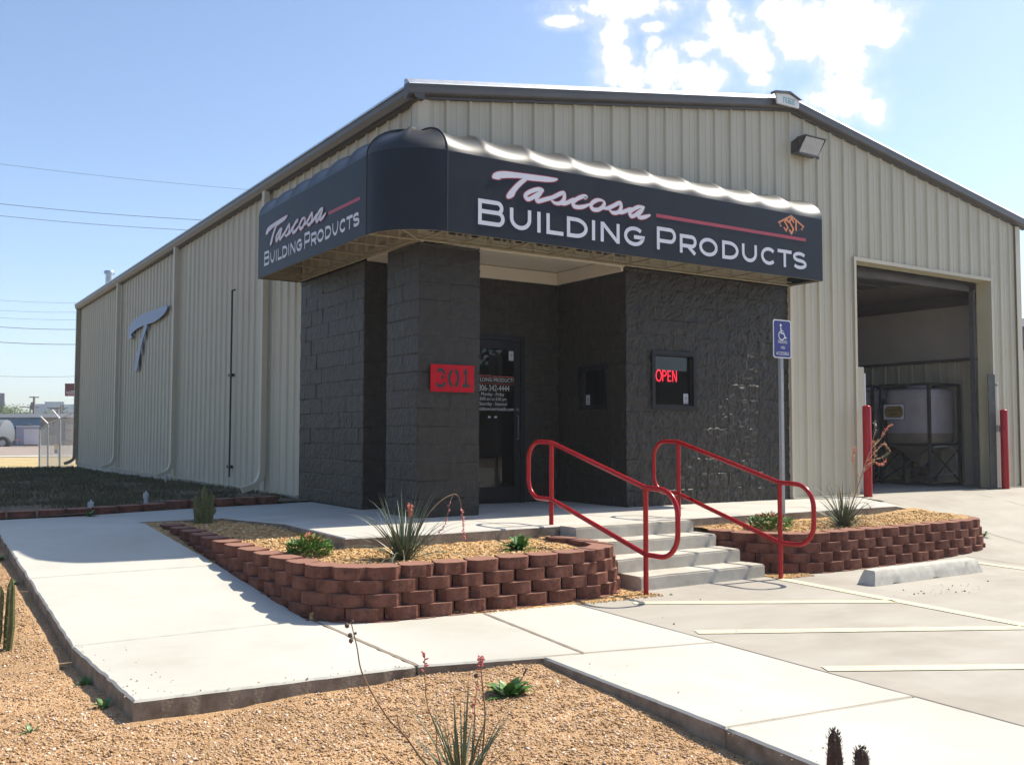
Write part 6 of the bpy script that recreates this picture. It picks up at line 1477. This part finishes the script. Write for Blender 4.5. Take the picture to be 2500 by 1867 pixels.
# utility poles and wires
WOOD = mat('pole_wood', (0.13, 0.11, 0.10), (0.17, 0.145, 0.13), 3)
def upole(x, yt, yb, dep, arms, label, r=0.14, can=False):
    p, q = far(x, yb, dep), far(x, yt, dep); p = Vector((q.x, q.y, -0.2)); o = thing('utility_pole', p, label, 'utility pole', 'wooden utility poles')
    mb = MB(); mb.tube([p, q], [r*1.2, r*0.8], 8); mb.build('pole', WOOD, o)
    for (y, w) in arms:
        m_ = MB(); c = far(x, y, dep); m_.box(c.x-w, c.y-0.06, c.z-0.06, c.x+w, c.y+0.06, c.z+0.06); m_.build('crossarm', WOOD, o)
    if can: m_ = MB(); c = far(x-25, 530, dep); m_.lathe((c.x, c.y, c.z-0.6), [(0.18, 0.1), (0.2, 0.2), (0.2, 0.9), (0.1, 1.0)], 10); m_.build('transformer', mat('far_grey', (0.18, 0.18, 0.19)), o)
upole(492, 400, 660, 110, ((410, 0.5),), 'tallest wooden utility pole with a grey transformer can', can=True)
upole(440, 520, 660, 125, ((555, 1.0),), 'short utility pole just left of the tallest one', 0.13)
upole(830, 552, 660, 120, ((565, 1.2), (580, 0.9)), 'utility pole with double crossarms in front of the pale office block')
upole(880, 520, 660, 120, (), 'thin bare pole right of the double-armed utility pole', 0.11)
upole(910, 515, 660, 122, (), 'thin bare pole nearest the corner of the steel building', 0.11)
D_ = 2500/2212.0
WIRE = mat('wire_dark', (0.06, 0.065, 0.08), rough=0.6)
for i, ((x1, y1), (x2, y2), r, lab) in enumerate([((-60, 347), (560, 412), 0.010, 'highest thin overhead wire left of the roof'), ((-60, 434), (460, 477), 0.017, 'upper of a close pair of overhead wires crossing to the roof edge'), ((-60, 460), (440, 499), 0.015, 'lower of a close pair of overhead wires crossing to the roof edge'),
        ((-60, 644), (230, 654), 0.008, 'faint overhead wire level with the roof vent base'), ((-60, 667), (230, 673), 0.008, 'faint overhead wire just under the far eave'), ((-60, 682), (230, 690), 0.008, 'lower faint overhead wire under the far eave'), ((-60, 702), (230, 711), 0.017, 'dark overhead wire, upper of two bold ones beside the far corner'), ((-60, 735), (230, 743), 0.019, 'boldest dark overhead wire beside the far corner'), ((-60, 810), (230, 810), 0.010, 'overhead wire just above the red roadside sign')]):
    a, b_ = pix(x1*D_, y1*D_, 60), pix(x2*D_, y2*D_, 62); pts = [a.lerp(b_, k/8)+Vector((0, 0, -0.12*math.sin(math.pi*k/8))) for k in range(9)]
    mb = MB(); mb.tube(pts, r, 5); w = mb.build('overhead_wire', WIRE); tag(w, lab, 'wire', 'overhead wires'); recentre(w, a)
# distant trees
def tree(c, w, h, seed, label, trunk=True):
    rng = random.Random(seed); o = thing('tree', (c.x, c.y, -0.2), label, 'tree', 'distant trees'); mb = MB()
    cl = [(rng.uniform(-0.75, 0.75)*w/2, rng.uniform(-0.6, 0.6)*w/2, rng.uniform(0.30, 0.86)*h, rng.uniform(0.16, 0.30)*w) for k in range(13)]+[(0, 0, h*0.80, 0.22*w)]
    for (x, y, z, r) in cl:
        for k in range(150):
            d = Vector((rng.gauss(0, 1), rng.gauss(0, 1), rng.gauss(0, 0.8))).normalized()*r*rng.uniform(0.45, 1.08); p = Vector((c.x+x, c.y+y, -0.2+z))+d; s = w*0.028*rng.uniform(0.6, 1.4); u = Vector((rng.gauss(0, 1), rng.gauss(0, 1), rng.gauss(0, 1))).normalized(); v = u.orthogonal().normalized()
            mb.add([p-u*s, p+v*s*0.6, p+u*s, p-v*s*0.6], [(0, 1, 2, 3)])
    mb.build('crown', TREEG, o); m_ = MB(); m_.tube([(c.x, c.y, -0.2), (c.x+0.1, c.y, h*0.35), (c.x, c.y, h*0.6)], [w*0.05, w*0.04, w*0.02], 7)
    for k in range(4): m_.tube([(c.x, c.y, h*0.3), (c.x+w*0.25*math.cos(k*1.7), c.y+w*0.2*math.sin(k*1.7), h*0.6)], [w*0.025, w*0.01], 5)
    m_.build('trunk', BARK, o)
tree(far(215, 1000, 108), 4.1, 4.3, 1, 'round bushy tree behind the blue shop, largest of the distant trees'); tree(far(400, 1000, 112), 2.6, 3.8, 2, 'narrow tree beside the tallest utility pole'); tree(far(735, 1000, 112), 3.2, 3.65, 3, 'low tree in front of the pale office block'); tree(far(1060, 1000, 108), 2.6, 3.7, 4, 'small dark tree touching the corner of the steel building')
# neighbour on the right
o = thing('neighbour_shed', (20, 8, 0), 'pale metal shed with a dark roof just visible past the right corner', 'shed'); mb = MB(); mb.box(16.2, 3.0, -0.1, 26, 14, 2.95); mb.build('wall', mat('shed_wall', (0.36, 0.39, 0.42), (0.40, 0.43, 0.46), 1.0, stretch=(6, 6, 0.2)), o); mb = MB(); mb.prism([(15.9, 2.8, 2.96), (26.3, 2.8, 2.96), (26.3, 2.8, 3.2), (21, 2.8, 4.1), (15.9, 2.8, 3.2)], (0, 11.5, 0)); mb.build('roof', STEELD, o); mb = MB(); mb.box(16.195, 4, 0, 16.21, 6.5, 1.2); mb.build('door', STEELD, o)
# street trees behind the viewer, seen only as reflections in the glass

# across the street, behind the viewer: what the window glass mirrors
o = thing('street_shop', (40, -46, -0.6), 'long low shop across the street, mirrored in the window glass', 'building'); mb = MB(); mb.box(4, -58, -0.7, 95, -46, 5.4); mb.build('wall', mat('street_wall', (0.16, 0.13, 0.11), (0.20, 0.17, 0.14), 0.4), o); mb = MB(); mb.box(3.6, -58.4, 5.401, 95.4, -45.6, 5.75); mb.build('roof', mat('street_roof', (0.10, 0.09, 0.085)), o)
for x in (10, 22, 34, 46, 58, 70): mb = MB(); mb.box(x, -45.98, 0.2, x+3, -45.9, 2.4); mb.build('window', mat('far_window', (0.045, 0.045, 0.055)), o)
tree(Vector((24, -40, 0)), 6.0, 7.6, 11, 'broad street tree across the street, mirrored in the door glass', True); tree(Vector((30, -42, 0)), 4.5, 6.8, 12, 'smaller street tree across the street, mirrored in the door glass', True)

# warm-weather haze: one even volume round the whole place
mb = MB(); mb.box(-590, -590, -1.9, 590, 590, 40); hz = mb.build('haze', bpy.data.materials.new('haze_air'), None); stuff(hz)
hm = hz.data.materials[0]; hm.use_nodes = True; hn = hm.node_tree.nodes; hn.remove(hn['Principled BSDF'])
pv = hn.new('ShaderNodeVolumePrincipled'); pv.inputs['Color'].default_value = (0.86, 0.92, 1.0, 1); pv.inputs['Density'].default_value = HAZE; pv.inputs['Anisotropy'].default_value = 0.3
hm.node_tree.links.new(pv.outputs[0], hn['Material Output'].inputs['Volume'])
